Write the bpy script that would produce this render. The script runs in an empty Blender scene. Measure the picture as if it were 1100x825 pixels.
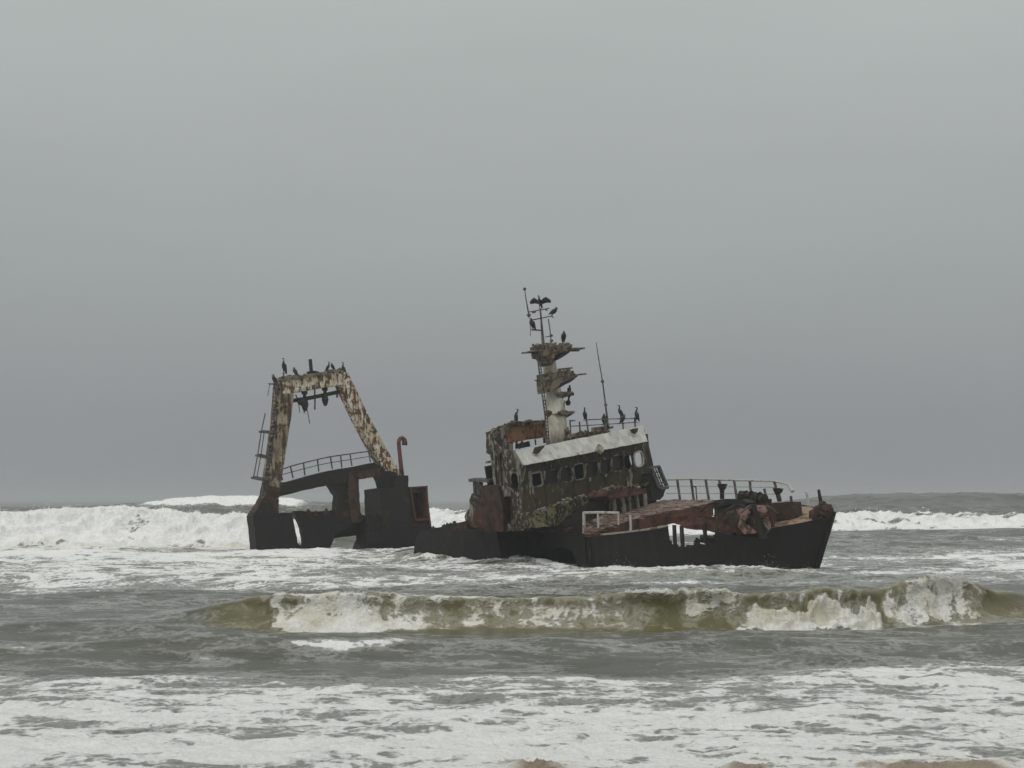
import bpy, math, random
import numpy as np
from mathutils import Vector, noise, geometry
random.seed(7)
R = math.radians
scn = bpy.context.scene
col = scn.collection

# ------------------------------------------------------------------ camera
F, HC = 1500.0, 3.5                       # focal length in px of an 1100 px wide frame, eye height
TH = math.atan(124.5 / F)
cam = bpy.data.cameras.new('camera')
cam.sensor_width = 36.0
cam.lens = 36.0 * F / 1100.0
cam.clip_start = 0.1
cam.clip_end = 20000
camo = bpy.data.objects.new('camera', cam)
camo.location = (0, 0, HC)
camo.rotation_euler = (math.pi / 2 + TH, 0, 0)
col.objects.link(camo)
scn.camera = camo

# ------------------------------------------------------------------ world, sun, exposure
SUN_EL, SUN_AZ = R(58), R(215)            # high behind the cloud, over the left shoulder
world = bpy.data.worlds.new('World')
scn.world = world
world.use_nodes = True
wn, wl = world.node_tree.nodes, world.node_tree.links
wn.clear()
def WN(t, **kw):
    n = wn.new(t)
    for k, v in kw.items(): setattr(n, k, v)
    return n
sky = WN('ShaderNodeTexSky', sky_type='NISHITA', sun_disc=False, sun_elevation=SUN_EL, sun_rotation=SUN_AZ)
sky.dust_density = 6; sky.air_density = 1.5
bw = WN('ShaderNodeRGBToBW'); wl.new(sky.outputs[0], bw.inputs[0])
tc = WN('ShaderNodeTexCoord')
sep = WN('ShaderNodeSeparateXYZ'); wl.new(tc.outputs['Generated'], sep.inputs[0])
ramp = WN('ShaderNodeValToRGB')           # overcast cloud deck: brighter towards the zenith
cr = ramp.color_ramp
cr.elements[0].position = 0.0; cr.elements[0].color = (2.73, 2.88, 3.02, 1)
cr.elements[1].position = 1.0; cr.elements[1].color = (8.9, 8.9, 8.8, 1)
for p, c in ((0.06, (2.81, 2.98, 3.1)), (0.15, (3.42, 3.66, 3.68)), (0.34, (4.55, 4.92, 4.82)), (0.6, (6.2, 6.4, 6.2))):
    e = cr.elements.new(p); e.color = (*c, 1)
wl.new(sep.outputs['Z'], ramp.inputs[0])
cn = WN('ShaderNodeTexNoise'); cn.inputs['Scale'].default_value = 2.6; cn.inputs['Detail'].default_value = 4
mp = WN('ShaderNodeMapping'); mp.inputs['Scale'].default_value = (1, 1, 3.5)
wl.new(tc.outputs['Generated'], mp.inputs[0]); wl.new(mp.outputs[0], cn.inputs[0])
mr = WN('ShaderNodeMapRange'); mr.inputs[1].default_value = .3; mr.inputs[2].default_value = .7
mr.inputs[3].default_value = .965; mr.inputs[4].default_value = 1.035
wl.new(cn.outputs[0], mr.inputs[0])
mul = WN('ShaderNodeMixRGB', blend_type='MULTIPLY'); mul.inputs[0].default_value = 1
wl.new(ramp.outputs[0], mul.inputs[1]); wl.new(mr.outputs[0], mul.inputs[2])
mixw = WN('ShaderNodeMixRGB'); mixw.inputs[0].default_value = .93
wl.new(bw.outputs[0], mixw.inputs[1]); wl.new(mul.outputs[0], mixw.inputs[2])
bg = WN('ShaderNodeBackground'); bg.inputs['Strength'].default_value = 0.1
wl.new(mixw.outputs[0], bg.inputs[0])
wo = WN('ShaderNodeOutputWorld'); wl.new(bg.outputs[0], wo.inputs[0])

sun = bpy.data.lights.new('sun', 'SUN')
sun.energy = 1.1; sun.angle = R(25); sun.color = (1, .96, .9)
suno = bpy.data.objects.new('sun', sun)
sd = Vector((math.sin(SUN_AZ) * math.cos(SUN_EL), math.cos(SUN_AZ) * math.cos(SUN_EL), math.sin(SUN_EL)))
suno.rotation_euler = sd.to_track_quat('Z', 'Y').to_euler()
suno.location = (-20, -20, 60)
col.objects.link(suno)
vs = scn.view_settings
vs.view_transform = 'Standard'; vs.look = 'None'; vs.exposure = 0; vs.gamma = 1; vs.use_curve_mapping = False

# ------------------------------------------------------------------ geometry helpers
CF = np.array([0, math.cos(TH), math.sin(TH)]); CU = np.array([0, -math.sin(TH), math.cos(TH)])
C0 = np.array([0, 0, HC])
def ray(px, py): return CF + (px - 550) / F * np.array([1., 0, 0]) + (412.5 - py) / F * CU
def at(px, py, Y):
    d = ray(px, py); return C0 + d * (Y / d[1])
def proj(P):
    P = np.asarray(P) - C0; z = P @ CF
    return 550 + F * P[0] / z, 412.5 - F * (P @ CU) / z

class Frame:                               # an oblique ship frame: u forward, v to port, w up
    def __init__(s, O, phi, roll, pitch):
        s.O = np.array(O, float)
        a, r, p = R(phi), R(roll), R(pitch)
        u = np.array([math.cos(a), -math.sin(a), 0]); v = np.array([math.sin(a), math.cos(a), 0]); w = np.array([0, 0, 1.])
        u2 = u * math.cos(p) + w * math.sin(p); w2 = w * math.cos(p) - u * math.sin(p)
        v3 = v * math.cos(r) + w2 * math.sin(r); w3 = w2 * math.cos(r) - v * math.sin(r)
        s.M = np.stack([u2, v3, w3])
    def on(s, px, py, ax, val):            # where the sight line meets the plane ax = val
        d = s.M @ ray(px, py); o = s.M @ (C0 - s.O)
        return s.O + s.M.T @ (o + d * ((val - o[ax]) / d[ax]))
    def P(s, u, v, w): return s.O + s.M.T @ np.array([u, v, w], float)
    def ax(s, i): return s.M[i].copy()
HOUSE = Frame(at(650, 565, 80), 45, 9.8, 3.8)
STERN = Frame(at(355, 527, 98), 52, 9.8, 3.8)
FORE = Frame((5.33, 80, 2.75), 45, 9.8, 0)
G0 = np.array([5.33, 80.]); GU = np.array([math.cos(R(45)), -math.sin(R(45))]); GV = np.array([math.sin(R(45)), math.cos(R(45))])
def beam_half(u): return 4.6 if u < 5 else 4.6 * max(0.0, 1 - ((u - 5) / 10) ** 2.2)
_us = np.linspace(-14, 15, 600)
def _track(side):
    return np.array([550 + F * (q := G0 + GU * u + GV * side * beam_half(u))[0] / q[1] for u in _us])
_trk = {1: _track(1), -1: _track(-1)}
def u_of(px, side): return float(np.interp(px, _trk[side], _us))
def plan(px, py, side):                    # point on the vertical wall over the deck edge
    u = u_of(px, side); q = G0 + GU * u + GV * side * beam_half(u)
    return at(px, py, q[1])
def z_line(pts, side):
    a = [(u_of(px, side), plan(px, py, side)[2]) for px, py in pts]
    return np.array([p[0] for p in a]), np.array([p[1] for p in a])

def V(p): return Vector((float(p[0]), float(p[1]), float(p[2])))
def ragged(pts, amp, step, closed=True):   # tear an outline: add jittered points along its edges
    out = []
    n = len(pts)
    for i in range(n if closed else n - 1):
        a, b = pts[i], pts[(i + 1) % n]
        L = math.hypot(b[0] - a[0], b[1] - a[1]); k = max(1, int(L / step))
        for j in range(k):
            t = j / k
            jx, jy = (random.uniform(-amp, amp), random.uniform(-amp, amp)) if j else (0, 0)
            out.append((a[0] + (b[0] - a[0]) * t + jx, a[1] + (b[1] - a[1]) * t + jy))
    if not closed: out.append(pts[-1])
    return out
def inside(p, poly):
    x, y = p; c = False; n = len(poly)
    for i in range(n):
        x0, y0 = poly[i][:2]; x1, y1 = poly[i - 1][:2]
        if (y0 > y) != (y1 > y) and x < (x1 - x0) * (y - y0) / (y1 - y0) + x0: c = not c
    return c

class MB:
    def __init__(s): s.v = []; s.f = []
    def add(s, vs, fs):
        o = len(s.v); s.v += [tuple(map(float, p)) for p in vs]; s.f += [tuple(i + o for i in f) for f in fs]
    def hexa(s, c):                        # eight corners: bottom loop then top loop
        s.add(c, [(3, 2, 1, 0), (4, 5, 6, 7), (0, 1, 5, 4), (1, 2, 6, 5), (2, 3, 7, 6), (3, 0, 4, 7)])
    def box(s, c, sx, sy, sz, ax=None):
        A = np.eye(3) if ax is None else ax
        c = np.array(c, float)
        s.hexa([c + A[0] * sx * a + A[1] * sy * b + A[2] * sz * d for d in (-.5, .5) for a, b in ((-.5, -.5), (.5, -.5), (.5, .5), (-.5, .5))])
    def beam(s, p0, p1, w0, w1, d0, d1, side, k=1, dent=0.0):
        p0, p1 = np.array(p0, float), np.array(p1, float)
        t = (p1 - p0) / np.linalg.norm(p1 - p0)
        side = np.array(side, float); side = side - t * (side @ t); side /= np.linalg.norm(side)
        dep = np.cross(t, side)
        vs, fs = [], []
        for i in range(k + 1):
            a = i / k; c = p0 + (p1 - p0) * a; w = (w0 + (w1 - w0) * a) / 2; d = (d0 + (d1 - d0) * a) / 2
            for x, y in ((-1, -1), (1, -1), (1, 1), (-1, 1)):
                j = np.array([random.uniform(-dent, dent) for _ in range(3)]) if dent else 0
                vs.append(c + side * w * x + dep * d * y + j)
        for i in range(k):
            for q in range(4):
                fs.append((i * 4 + q, i * 4 + (q + 1) % 4, i * 4 + 4 + (q + 1) % 4, i * 4 + 4 + q))
        fs += [(3, 2, 1, 0), (k * 4, k * 4 + 1, k * 4 + 2, k * 4 + 3)]
        s.add(vs, fs)
    def tube(s, pts, r, n=7, caps=True):
        pts = [np.array(p, float) for p in pts]
        rs = r if isinstance(r, (list, tuple)) else [r] * len(pts)
        vs, fs = [], []
        up = None
        for i, p in enumerate(pts):
            a = pts[max(0, i - 1)]; b = pts[min(len(pts) - 1, i + 1)]
            t = (b - a) / (np.linalg.norm(b - a) + 1e-9)
            if up is None:
                up = np.cross(t, (0.3, 1, 0.1)); up /= np.linalg.norm(up)
            up = up - t * (up @ t); up /= np.linalg.norm(up) + 1e-9
            w = np.cross(t, up)
            for k in range(n):
                q = 2 * math.pi * k / n
                vs.append(p + (up * math.cos(q) + w * math.sin(q)) * rs[i])
        for i in range(len(pts) - 1):
            for k in range(n):
                fs.append((i * n + k, i * n + (k + 1) % n, i * n + n + (k + 1) % n, i * n + n + k))
        if caps:
            fs.append(tuple(range(n - 1, -1, -1))); fs.append(tuple((len(pts) - 1) * n + k for k in range(n)))
        s.add(vs, fs)
    def blob(s, c, r, rough=.3, n=6, m=5, sc=(1, 1, 1)):
        c = np.array(c, float); o = random.uniform(0, 90)
        vs, fs = [], []
        for i in range(m + 1):
            th = math.pi * i / m
            for k in range(n):
                q = 2 * math.pi * k / n
                d = np.array([math.sin(th) * math.cos(q), math.sin(th) * math.sin(q), math.cos(th)])
                rr = r * (1 + rough * noise.noise(Vector(d * 1.9) + Vector((o, o, 0))))
                vs.append(c + d * rr * np.array(sc))
        for i in range(m):
            for k in range(n):
                fs.append((i * n + k, i * n + n + k, i * n + n + (k + 1) % n, i * n + (k + 1) % n))
        s.add(vs, fs)
    def plate(s, pts, thick, holes=(), step=.35, dent=0.0, dfreq=1.0):
        """flat torn plate: outline and holes as coplanar 3-D points, thick = offset vector of the back face"""
        pts = [np.array(p, float) for p in pts]
        c = sum(pts) / len(pts)
        nrm = np.zeros(3)
        for i in range(len(pts)):
            nrm += np.cross(pts[i - 1] - c, pts[i] - c)
        nrm /= np.linalg.norm(nrm)
        e1 = np.cross(nrm, (0.01, 0.02, 1.0))
        if np.linalg.norm(e1) < .1: e1 = np.cross(nrm, (1., 0, 0))
        e1 /= np.linalg.norm(e1); e2 = np.cross(nrm, e1)
        to2 = lambda p: ((p - c) @ e1, (p - c) @ e2)
        out = [to2(p) for p in pts]
        hs = [[to2(np.array(p, float)) for p in h] for h in holes]
        vs, es = [], []
        for loop in [out] + hs:
            o = len(vs); n = len(loop)
            vs += [Vector(p) for p in loop]; es += [(o + i, o + (i + 1) % n) for i in range(n)]
        xs = [p[0] for p in out]; ys = [p[1] for p in out]
        x = min(xs) + step / 2
        while x < max(xs):
            y = min(ys) + step / 2
            while y < max(ys):
                q = (x + random.uniform(-.2, .2) * step, y + random.uniform(-.2, .2) * step)
                if inside(q, out) and not any(inside(q, h) for h in hs): vs.append(Vector(q))
                y += step
            x += step
        rv, re, rf, *_ = geometry.delaunay_2d_cdt(vs, es, [], 0, 1e-5)
        fr = []
        for f in rf:
            m = sum((rv[i] for i in f), Vector((0, 0))) / len(f)
            if inside(m, out) and not any(inside(m, h) for h in hs): fr.append(tuple(f))
        P = []
        for q in rv:
            p = c + e1 * q[0] + e2 * q[1]
            if dent: p = p + nrm * dent * noise.fractal(V(p * dfreq), 1.0, 2.0, 3)
            P.append(p)
        th = np.array(thick, float); n = len(P)
        cnt = {}
        for f in fr:
            for i in range(len(f)):
                a, b = f[i], f[(i + 1) % len(f)]
                cnt.setdefault((min(a, b), max(a, b)), []).append((a, b))
        fs = list(fr) + [tuple(i + n for i in reversed(f)) for f in fr]
        for k, l in cnt.items():
            if len(l) == 1:
                a, b = l[0]; fs.append((b, a, a + n, b + n))
        s.add(P + [p + th for p in P], fs)
    def build(s, name, mat, parent=None, smooth=False):
        me = bpy.data.meshes.new(name)
        loc = Vector((0, 0, 0))
        q = parent
        while q is not None: loc += q.location; q = q.parent
        me.from_pydata([(p[0] - loc.x, p[1] - loc.y, p[2] - loc.z) for p in s.v], [], s.f)
        me.materials.append(mat)
        if smooth: me.polygons.foreach_set('use_smooth', [True] * len(me.polygons))
        me.update()
        o = bpy.data.objects.new(name, me); col.objects.link(o)
        if parent: o.parent = parent
        return o
def tag(o, label=None, cat=None, group=None, kind=None):
    for k, v in (('label', label), ('category', cat), ('group', group), ('kind', kind)):
        if v: o[k] = v
    return o
def empty(name, loc):
    o = bpy.data.objects.new(name, None); o.location = V(loc); o.empty_display_size = .3; col.objects.link(o); return o

# ------------------------------------------------------------------ materials
def lin(r, g, b):
    f = lambda c: c / 12.92 if c <= .04045 else ((c + .055) / 1.055) ** 2.4
    return (f(r / 255), f(g / 255), f(b / 255), 1)
def steel(name, paint, cover, rusts, scale=1.0, rough=.75, streak=.5, spots=None, bump=.35, paint2=None):
    """weathered steel: rust in three tones, a coat of old paint left on `cover` of the surface, runs of rust, pale crust spots"""
    m = bpy.data.materials.new(name); m.use_nodes = True
    nt = m.node_tree; N = nt.nodes; L = nt.links
    b = N['Principled BSDF']; b.inputs['Roughness'].default_value = rough; b.inputs['Specular IOR Level'].default_value = .25
    t = N.new('ShaderNodeTexCoord')
    def noisy(sc, det=6, mapsc=(1, 1, 1), dist=0.0, off=0):
        mpn = N.new('ShaderNodeMapping'); mpn.inputs['Scale'].default_value = mapsc; mpn.inputs['Location'].default_value = (off, off * 1.7, off * .6)
        L.new(t.outputs['Object'], mpn.inputs[0])
        n = N.new('ShaderNodeTexNoise'); n.inputs['Scale'].default_value = sc * scale; n.inputs['Detail'].default_value = det
        n.inputs['Roughness'].default_value = .62; n.inputs['Distortion'].default_value = dist
        L.new(mpn.outputs[0], n.inputs[0]); return n.outputs[0]
    def mapr(src, a, bb, c=0., d=1.):
        n = N.new('ShaderNodeMapRange'); n.inputs[1].default_value = a; n.inputs[2].default_value = bb
        n.inputs[3].default_value = c; n.inputs[4].default_value = d; L.new(src, n.inputs[0]); return n.outputs[0]
    def mix(fac, a, c):
        n = N.new('ShaderNodeMixRGB')
        for i, x in ((0, fac), (1, a), (2, c)):
            if hasattr(x, 'links'): L.new(x, n.inputs[i])
            else: n.inputs[i].default_value = x
        return n.outputs[0]
    rr = N.new('ShaderNodeValToRGB'); L.new(noisy(1.7, 8, dist=.4), rr.inputs[0])
    e = rr.color_ramp.elements
    e[0].position = .36; e[0].color = rusts[0]; e[1].position = .68; e[1].color = rusts[2]
    q = rr.color_ramp.elements.new(.52); q.color = rusts[1]
    base = rr.outputs[0]
    big = noisy(.75, 9, dist=.7, off=3.1)
    stk = noisy(2.6, 5, (1, 1, .14), off=7.7)
    comb = N.new('ShaderNodeMixRGB'); comb.inputs[0].default_value = streak * .6
    L.new(big, comb.inputs[1]); L.new(stk, comb.inputs[2])
    thr = .5 + (cover - .5) * .42
    pm = mapr(comb.outputs[0], thr + .025, thr - .025)
    pv = paint
    if paint2: pv = mix(mapr(noisy(1.1, 6, (1, 1, .5), off=9), .4, .6), paint, paint2)
    pv = mix(mapr(stk, .52, .75, 0, .55), pv, rusts[1])
    cbase = mix(pm, base, pv)
    if spots:
        sp = mapr(noisy(3.2, 7, (1, 1, .6), off=5), 1 - spots[1] - .03, 1 - spots[1] + .05)
        cbase = mix(sp, cbase, spots[0])
    L.new(cbase, b.inputs['Base Color'])
    bn = N.new('ShaderNodeBump'); bn.inputs['Strength'].default_value = bump; bn.inputs['Distance'].default_value = .05
    add = N.new('ShaderNodeMath'); add.operation = 'ADD'
    L.new(noisy(5, 8), add.inputs[0]); L.new(pm, add.inputs[1]); L.new(add.outputs[0], bn.inputs['Height'])
    L.new(bn.outputs[0], b.inputs['Normal'])
    return m
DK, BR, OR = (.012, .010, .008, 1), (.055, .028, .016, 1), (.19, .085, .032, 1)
CREAM = (.70, .66, .55, 1)
M = {
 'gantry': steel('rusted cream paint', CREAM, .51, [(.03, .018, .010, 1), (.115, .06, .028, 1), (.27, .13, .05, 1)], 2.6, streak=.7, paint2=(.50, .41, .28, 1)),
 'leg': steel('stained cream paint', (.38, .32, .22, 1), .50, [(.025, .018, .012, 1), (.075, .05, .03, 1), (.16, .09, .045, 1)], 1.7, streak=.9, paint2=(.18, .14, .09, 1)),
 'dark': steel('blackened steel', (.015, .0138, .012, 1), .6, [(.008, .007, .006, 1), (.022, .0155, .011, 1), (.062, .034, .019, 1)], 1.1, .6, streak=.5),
 'hull': steel('wet black hull steel', (.0105, .0096, .0086, 1), .62, [(.006, .0055, .005, 1), (.014, .010, .0075, 1), (.055, .028, .016, 1)], 1.0, .5, streak=1.2, bump=.3),
 'brown': steel('brown rust', (.05, .04, .03, 1), .35, [(.02, .013, .01, 1), (.05, .026, .017, 1), (.10, .045, .025, 1)], 1.4, streak=.7),
 'red': steel('red primer rust', (.13, .05, .033, 1), .45, [(.03, .018, .013, 1), (.075, .033, .022, 1), (.13, .06, .04, 1)], 1.2, streak=.4),
 'deck': steel('flaking deck plating', (.20, .155, .13, 1), .5, [(.05, .034, .028, 1), (.12, .078, .060, 1), (.19, .13, .105, 1)], 1.6, .85, streak=0., spots=((.30, .25, .2, 1), .40)),
 'sand': steel('pale bow deck', (.26, .19, .13, 1), .5, [(.05, .03, .022, 1), (.12, .075, .05, 1), (.21, .14, .09, 1)], 1.3, .85, streak=0.),
 'pink': steel('torn pink primer', (.27, .165, .14, 1), .5, [(.03, .018, .014, 1), (.07, .04, .032, 1), (.16, .10, .08, 1)], 3.0, streak=.2),
 'white': steel('old white paint', (.54, .54, .50, 1), .80, [(.06, .045, .03, 1), (.15, .12, .085, 1), (.28, .25, .2, 1)], 1.5, .55, streak=.8, paint2=(.40, .405, .375, 1), bump=.15),
 'mast': steel('stained white mast paint', (.72, .69, .6, 1), .82, [(.06, .048, .03, 1), (.13, .10, .065, 1), (.22, .18, .12, 1)], 1.9, .65, streak=.6, paint2=(.42, .39, .31, 1)),
 'plat': steel('encrusted platform steel', (.2, .17, .12, 1), .5, [(.035, .028, .02, 1), (.09, .07, .045, 1), (.17, .135, .09, 1)], 2.5, .9, streak=.2),
 'front': steel('grimy wheelhouse plating', (.056, .046, .022, 1), .55, [(.017, .014, .009, 1), (.036, .027, .015, 1), (.072, .048, .026, 1)], .9, .8, streak=1.2, spots=((.14, .128, .085, 1), .41), bump=.13),
 'lichen': steel('weed and guano crust', (.19, .17, .088, 1), .45, [(.014, .012, .008, 1), (.04, .033, .018, 1), (.11, .10, .055, 1)], 2.2, .9, streak=.4, spots=((.26, .245, .18, 1), .42)),
 'crust': steel('dried guano crust', (.30, .28, .22, 1), .5, [(.05, .042, .028, 1), (.12, .105, .07, 1), (.24, .22, .165, 1)], 3.0, .95, streak=.1),
 'side': steel('peeling grey side plating', (.22, .21, .18, 1), .42, [(.018, .016, .013, 1), (.045, .034, .024, 1), (.10, .07, .045, 1)], 1.3, .8, streak=.95, spots=((.30, .29, .25, 1), .40), bump=.18),
 'orange': steel('orange rust', (.30, .17, .085, 1), .5, [(.06, .03, .015, 1), (.19, .095, .04, 1), (.33, .17, .075, 1)], 1.5, .85, streak=.5),
 'pipe': steel('red rusted pipe', (.14, .06, .045, 1), .5, [(.05, .025, .02, 1), (.10, .045, .035, 1), (.18, .09, .07, 1)], 3, .8),
 'rail': steel('grey rusted rail', (.12, .12, .115, 1), .5, [(.03, .025, .022, 1), (.06, .05, .045, 1), (.1, .085, .07, 1)], 3, .7, bump=.1),
 'palerail': steel('pale flaking rail', (.42, .42, .39, 1), .7, [(.05, .04, .03, 1), (.12, .08, .055, 1), (.2, .14, .1, 1)], 3, .6, bump=.1),
 'post': steel('pale stained stanchion', (.26, .24, .19, 1), .6, [(.04, .032, .022, 1), (.08, .06, .04, 1), (.14, .11, .08, 1)], 2, .8, streak=.9),
}
def plain(name, c, rough=.6, spec=.5, var=.35, sc=8.):
    m = bpy.data.materials.new(name); m.use_nodes = True
    N, L = m.node_tree.nodes, m.node_tree.links
    b = N['Principled BSDF']; b.inputs['Roughness'].default_value = rough; b.inputs['Specular IOR Level'].default_value = spec
    t = N.new('ShaderNodeTexCoord'); n = N.new('ShaderNodeTexNoise'); n.inputs['Scale'].default_value = sc; n.inputs['Detail'].default_value = 5
    L.new(t.outputs['Object'], n.inputs[0])
    r = N.new('ShaderNodeValToRGB'); L.new(n.outputs[0], r.inputs[0])
    r.color_ramp.elements[0].position = .3; r.color_ramp.elements[1].position = .7
    r.color_ramp.elements[0].color = tuple(x * (1 - var) for x in c[:3]) + (1,); r.color_ramp.elements[1].color = tuple(min(1, x * (1 + var)) for x in c[:3]) + (1,)
    L.new(r.outputs[0], b.inputs['Base Color'])
    return m
M['pane'] = plain('salted window pane', (.030, .029, .021), .6, .2)
M['bird'] = plain('black cormorant plumage', (.012, .012, .014), .55, .4)
M['palebird'] = plain('pale throated plumage', (.03, .028, .027), .6, .3)
M['birdthroat'] = plain('pale throat feathers', (.4, .38, .35), .7, .3)
M['block'] = plain('tarred steel block', (.02, .018, .017), .7, .3)

# ------------------------------------------------------------------ sea
_rng = np.random.RandomState(11)
_perm = _rng.permutation(512); _perm = np.concatenate([_perm, _perm])
_ga = _rng.rand(512) * 2 * math.pi; _gx, _gy = np.cos(_ga), np.sin(_ga)
def pn(x, y):
    xi = np.floor(x).astype(np.int64); yi = np.floor(y).astype(np.int64)
    xf, yf = x - xi, y - yi
    h = lambda i, j: _perm[(_perm[i & 511] + j) & 511]
    def g(i, j, dx, dy):
        k = h(i, j); return _gx[k] * dx + _gy[k] * dy
    u = xf * xf * xf * (xf * (xf * 6 - 15) + 10); v = yf * yf * yf * (yf * (yf * 6 - 15) + 10)
    a = g(xi, yi, xf, yf); b = g(xi + 1, yi, xf - 1, yf); c = g(xi, yi + 1, xf, yf - 1); d = g(xi + 1, yi + 1, xf - 1, yf - 1)
    return (a + (b - a) * u + (c - a) * v + (a - b - c + d) * u * v) * 1.45
def fbm(x, y, o=4, gain=.5):
    s = 0; a = 1; n = 0
    for i in range(o):
        s = s + a * pn(x * 2 ** i + 17.3 * i, y * 2 ** i - 9.1 * i); n += a; a *= gain
    return s / n
def billow(x, y, o=4, gain=.55):
    s = 0; a = 1; n = 0
    for i in range(o):
        s = s + a * (1 - 1.6 * np.abs(pn(x * 2 ** i + 31.7 * i, y * 2 ** i + 5.3 * i))); n += a; a *= gain
    return s / n
def ss(a, b, x):
    t = np.clip((x - a) / (b - a), 0, 1); return t * t * (3 - 2 * t)
def lerp_pts(x, pts):
    return np.interp(x, [p[0] for p in pts], [p[1] for p in pts])

def sea_fields(X, Y, dY):
    """height, forward push, foam density, silt for water points (X, Y)"""
    Z = np.zeros_like(X); PY = np.zeros_like(X); foam = np.zeros_like(X); silt = np.zeros_like(X)
    rng = np.random.RandomState(3)
    shore = ss(17, 34, Y)
    for k in range(46):                    # wind chop, long crests lying along the beach
        wl_ = 0.9 * 1.105 ** k * rng.uniform(.9, 1.1)
        a = rng.normal(0, .42); kk = 2 * math.pi / wl_
        ph = kk * (X * math.sin(a) + Y * math.cos(a)) + rng.rand() * 6.28 + 1.6 * pn(X / (wl_ * 3.1) + k, Y / (wl_ * 2.3) - k)
        amp = .0150 * min(wl_, 9 + .12 * wl_) ** .85 * (1 - .35 * np.exp(-((Y - 80) / 22) ** 2)) * (.34 + .66 * ss(29, 62, Y)) * (.25 + .75 * shore)
        fade = ss(2.2, 4.5, wl_ / dY)
        env = .55 + .75 * pn(X / (wl_ * 2.7) + 3.3 * k, Y / (wl_ * 2.2) + 1.1 * k)
        Z += amp * fade * env * np.cos(ph); PY += -amp * fade * env * np.sin(ph) * .8
    Z += fbm(X * .9, Y * 1.1, 3) * .05 * ss(14, 40, Y) * ss(.9, .3, dY)

    # --- foam density of the open water
    big = fbm(X * .11 + 5, Y * .16, 4)
    med = fbm(X * .33, Y * .42 + 40, 4)
    edge = 29.0 + 1.0 * fbm(X * .12, Y * 0 + 2.2, 3) + 1.2 * ss(0, 9, X)
    zoneA = ss(edge + .9, edge - 1.4, Y + med * 1.5)
    nearA = ss(26, 20, Y)
    fin = fbm(X * .9 + 3, Y * 1.3, 4)
    fA = .482 + .10 * nearA + .15 * big + .12 * med + .20 * fbm(X * .16, Y * .62, 4) + .14 * fin
    fB = .16 + .34 * big + .14 * med
    patch = ss(.2, .5, fbm(X * .28 + 9, Y * .5 + 3, 3)) * ss(37, 34, Y) * ss(30, 32, Y)
    fB = fB + .42 * patch * ss(2, -2, X)
    midz = ss(50, 60, Y) * ss(112, 92, Y)
    fD = .43 + .36 * big + .18 * fbm(X * .10, Y * .34, 4)
    fE = .24 + .38 * big + .1 * med
    fD = fD + .10 * ss(-6, -16, X) * ss(80, 92, Y) + .06 * ss(-4, -14, X)
    f = fB * (1 - midz) + fD * midz
    farz = ss(92, 112, Y); f = f * (1 - farz) + fE * farz
    f = f * (1 - ss(170, 320, Y) * .8)
    f = f * (1 - zoneA) + fA * zoneA
    foam = f
    # ripples of the backwash in the foam
    Z += zoneA * (.12 * fbm(X * .45, Y * 1.0, 5, .62) + .055 * billow(X * 1.3, Y * 1.8, 5) * ss(.3, .6, foam))
    # low bank at the head of the foam sheet, right of centre
    bank = np.exp(-((Y - 30.6 - .5 * np.sin(X * .5)) / .8) ** 2) * ss(2, 7, X) * (.6 + .6 * pn(X * .35, X * 0 + 4))
    Z += .26 * bank; foam = foam - .35 * bank * ss(30.4, 29.6, Y)
    # dark swell just in front of the breaker
    sw = np.exp(-((Y - 34.2 - .12 * X * .3 - .6 * np.sin(X * .23)) / 1.5) ** 2)
    Z += sw * (.30 + .2 * ss(4, -8, X)) * (.8 + .5 * pn(X * .22, Y * .2)); PY -= .3 * sw
    sw = np.exp(-((Y - 37.3 + .10 * X - .5 * np.sin(X * .31)) / .8) ** 2) * ss(-2, -9, X)
    Z += .22 * sw; PY -= .2 * sw

    def breaker(Yc, h, Lf, Lb, lean, trough=.1):
        nonlocal Z, PY
        s = Y - Yc
        prof = np.where(s > 0, np.exp(-(s / Lb) ** 2), np.exp(-(np.abs(s) / Lf) ** 2.4))
        Z = Z * (1 - .6 * prof) + h * prof - trough * h * np.exp(-((s + 2.1 * Lf) / (1.1 * Lf)) ** 2)
        PY -= lean * h * prof ** 2.5
        return s, prof
    def white(mask, amp, freq, push=.6, cover=1.0):
        nonlocal Z, PY, foam
        b = billow(X * freq, Y * freq * .9 + Z * freq, 5)
        Z += mask * amp * (b - .25); PY -= mask * amp * push * (b - .2)
        foam = np.maximum(foam, mask * cover)

    # --- olive breaker in the foreground
    Yc = lerp_pts(X, [(-30, 43), (-12, 41.4), (-9, 41), (-6.5, 40.4), (-3, 40.2), (0, 40.6), (4, 40.5), (8, 41), (10.8, 42.6), (14.7, 44.6), (18, 46.5), (30, 50)])
    Yc = Yc + .85 + .35 * fbm(X * .40, X * 0 + 1.5, 3)
    h = lerp_pts(X, [(-13, 0), (-10.8, .08), (-9.2, .30), (-7.4, .66), (-5.5, .80), (-3.5, .78), (-1.5, .68), (0, .66), (2, .76), (3.8, .90), (5.5, .86), (8, .93), (10.2, .95), (11.2, .82), (13, .90), (14.4, .86), (15.6, .56), (17, .38), (21, .28), (30, .2)])
    h = h * (1 + .24 * fbm(X * .55, X * 0 + 8.5, 4))
    s, prof = breaker(Yc, h, 1.0, 3.0, .75, .12)
    body = ss(.12, .5, prof) * ss(.25, .6, h)
    face = ss(-2.1, -1.5, s) * ss(.25, -.05, s)
    foam = foam * (1 - .8 * body)
    silt = np.maximum(silt, ss(-3.2, -1.2, s) * ss(3, .4, s) * ss(.25, .6, h))
    n1 = fbm(X * .8, s * 1.1 + 5, 4); n2 = fbm(X * 2.3, s * .7 + 15, 4); n3 = fbm(X * .45 + 7, s * .5, 3)
    Xw = X + .9 * n1 + .5 * n2
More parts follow.
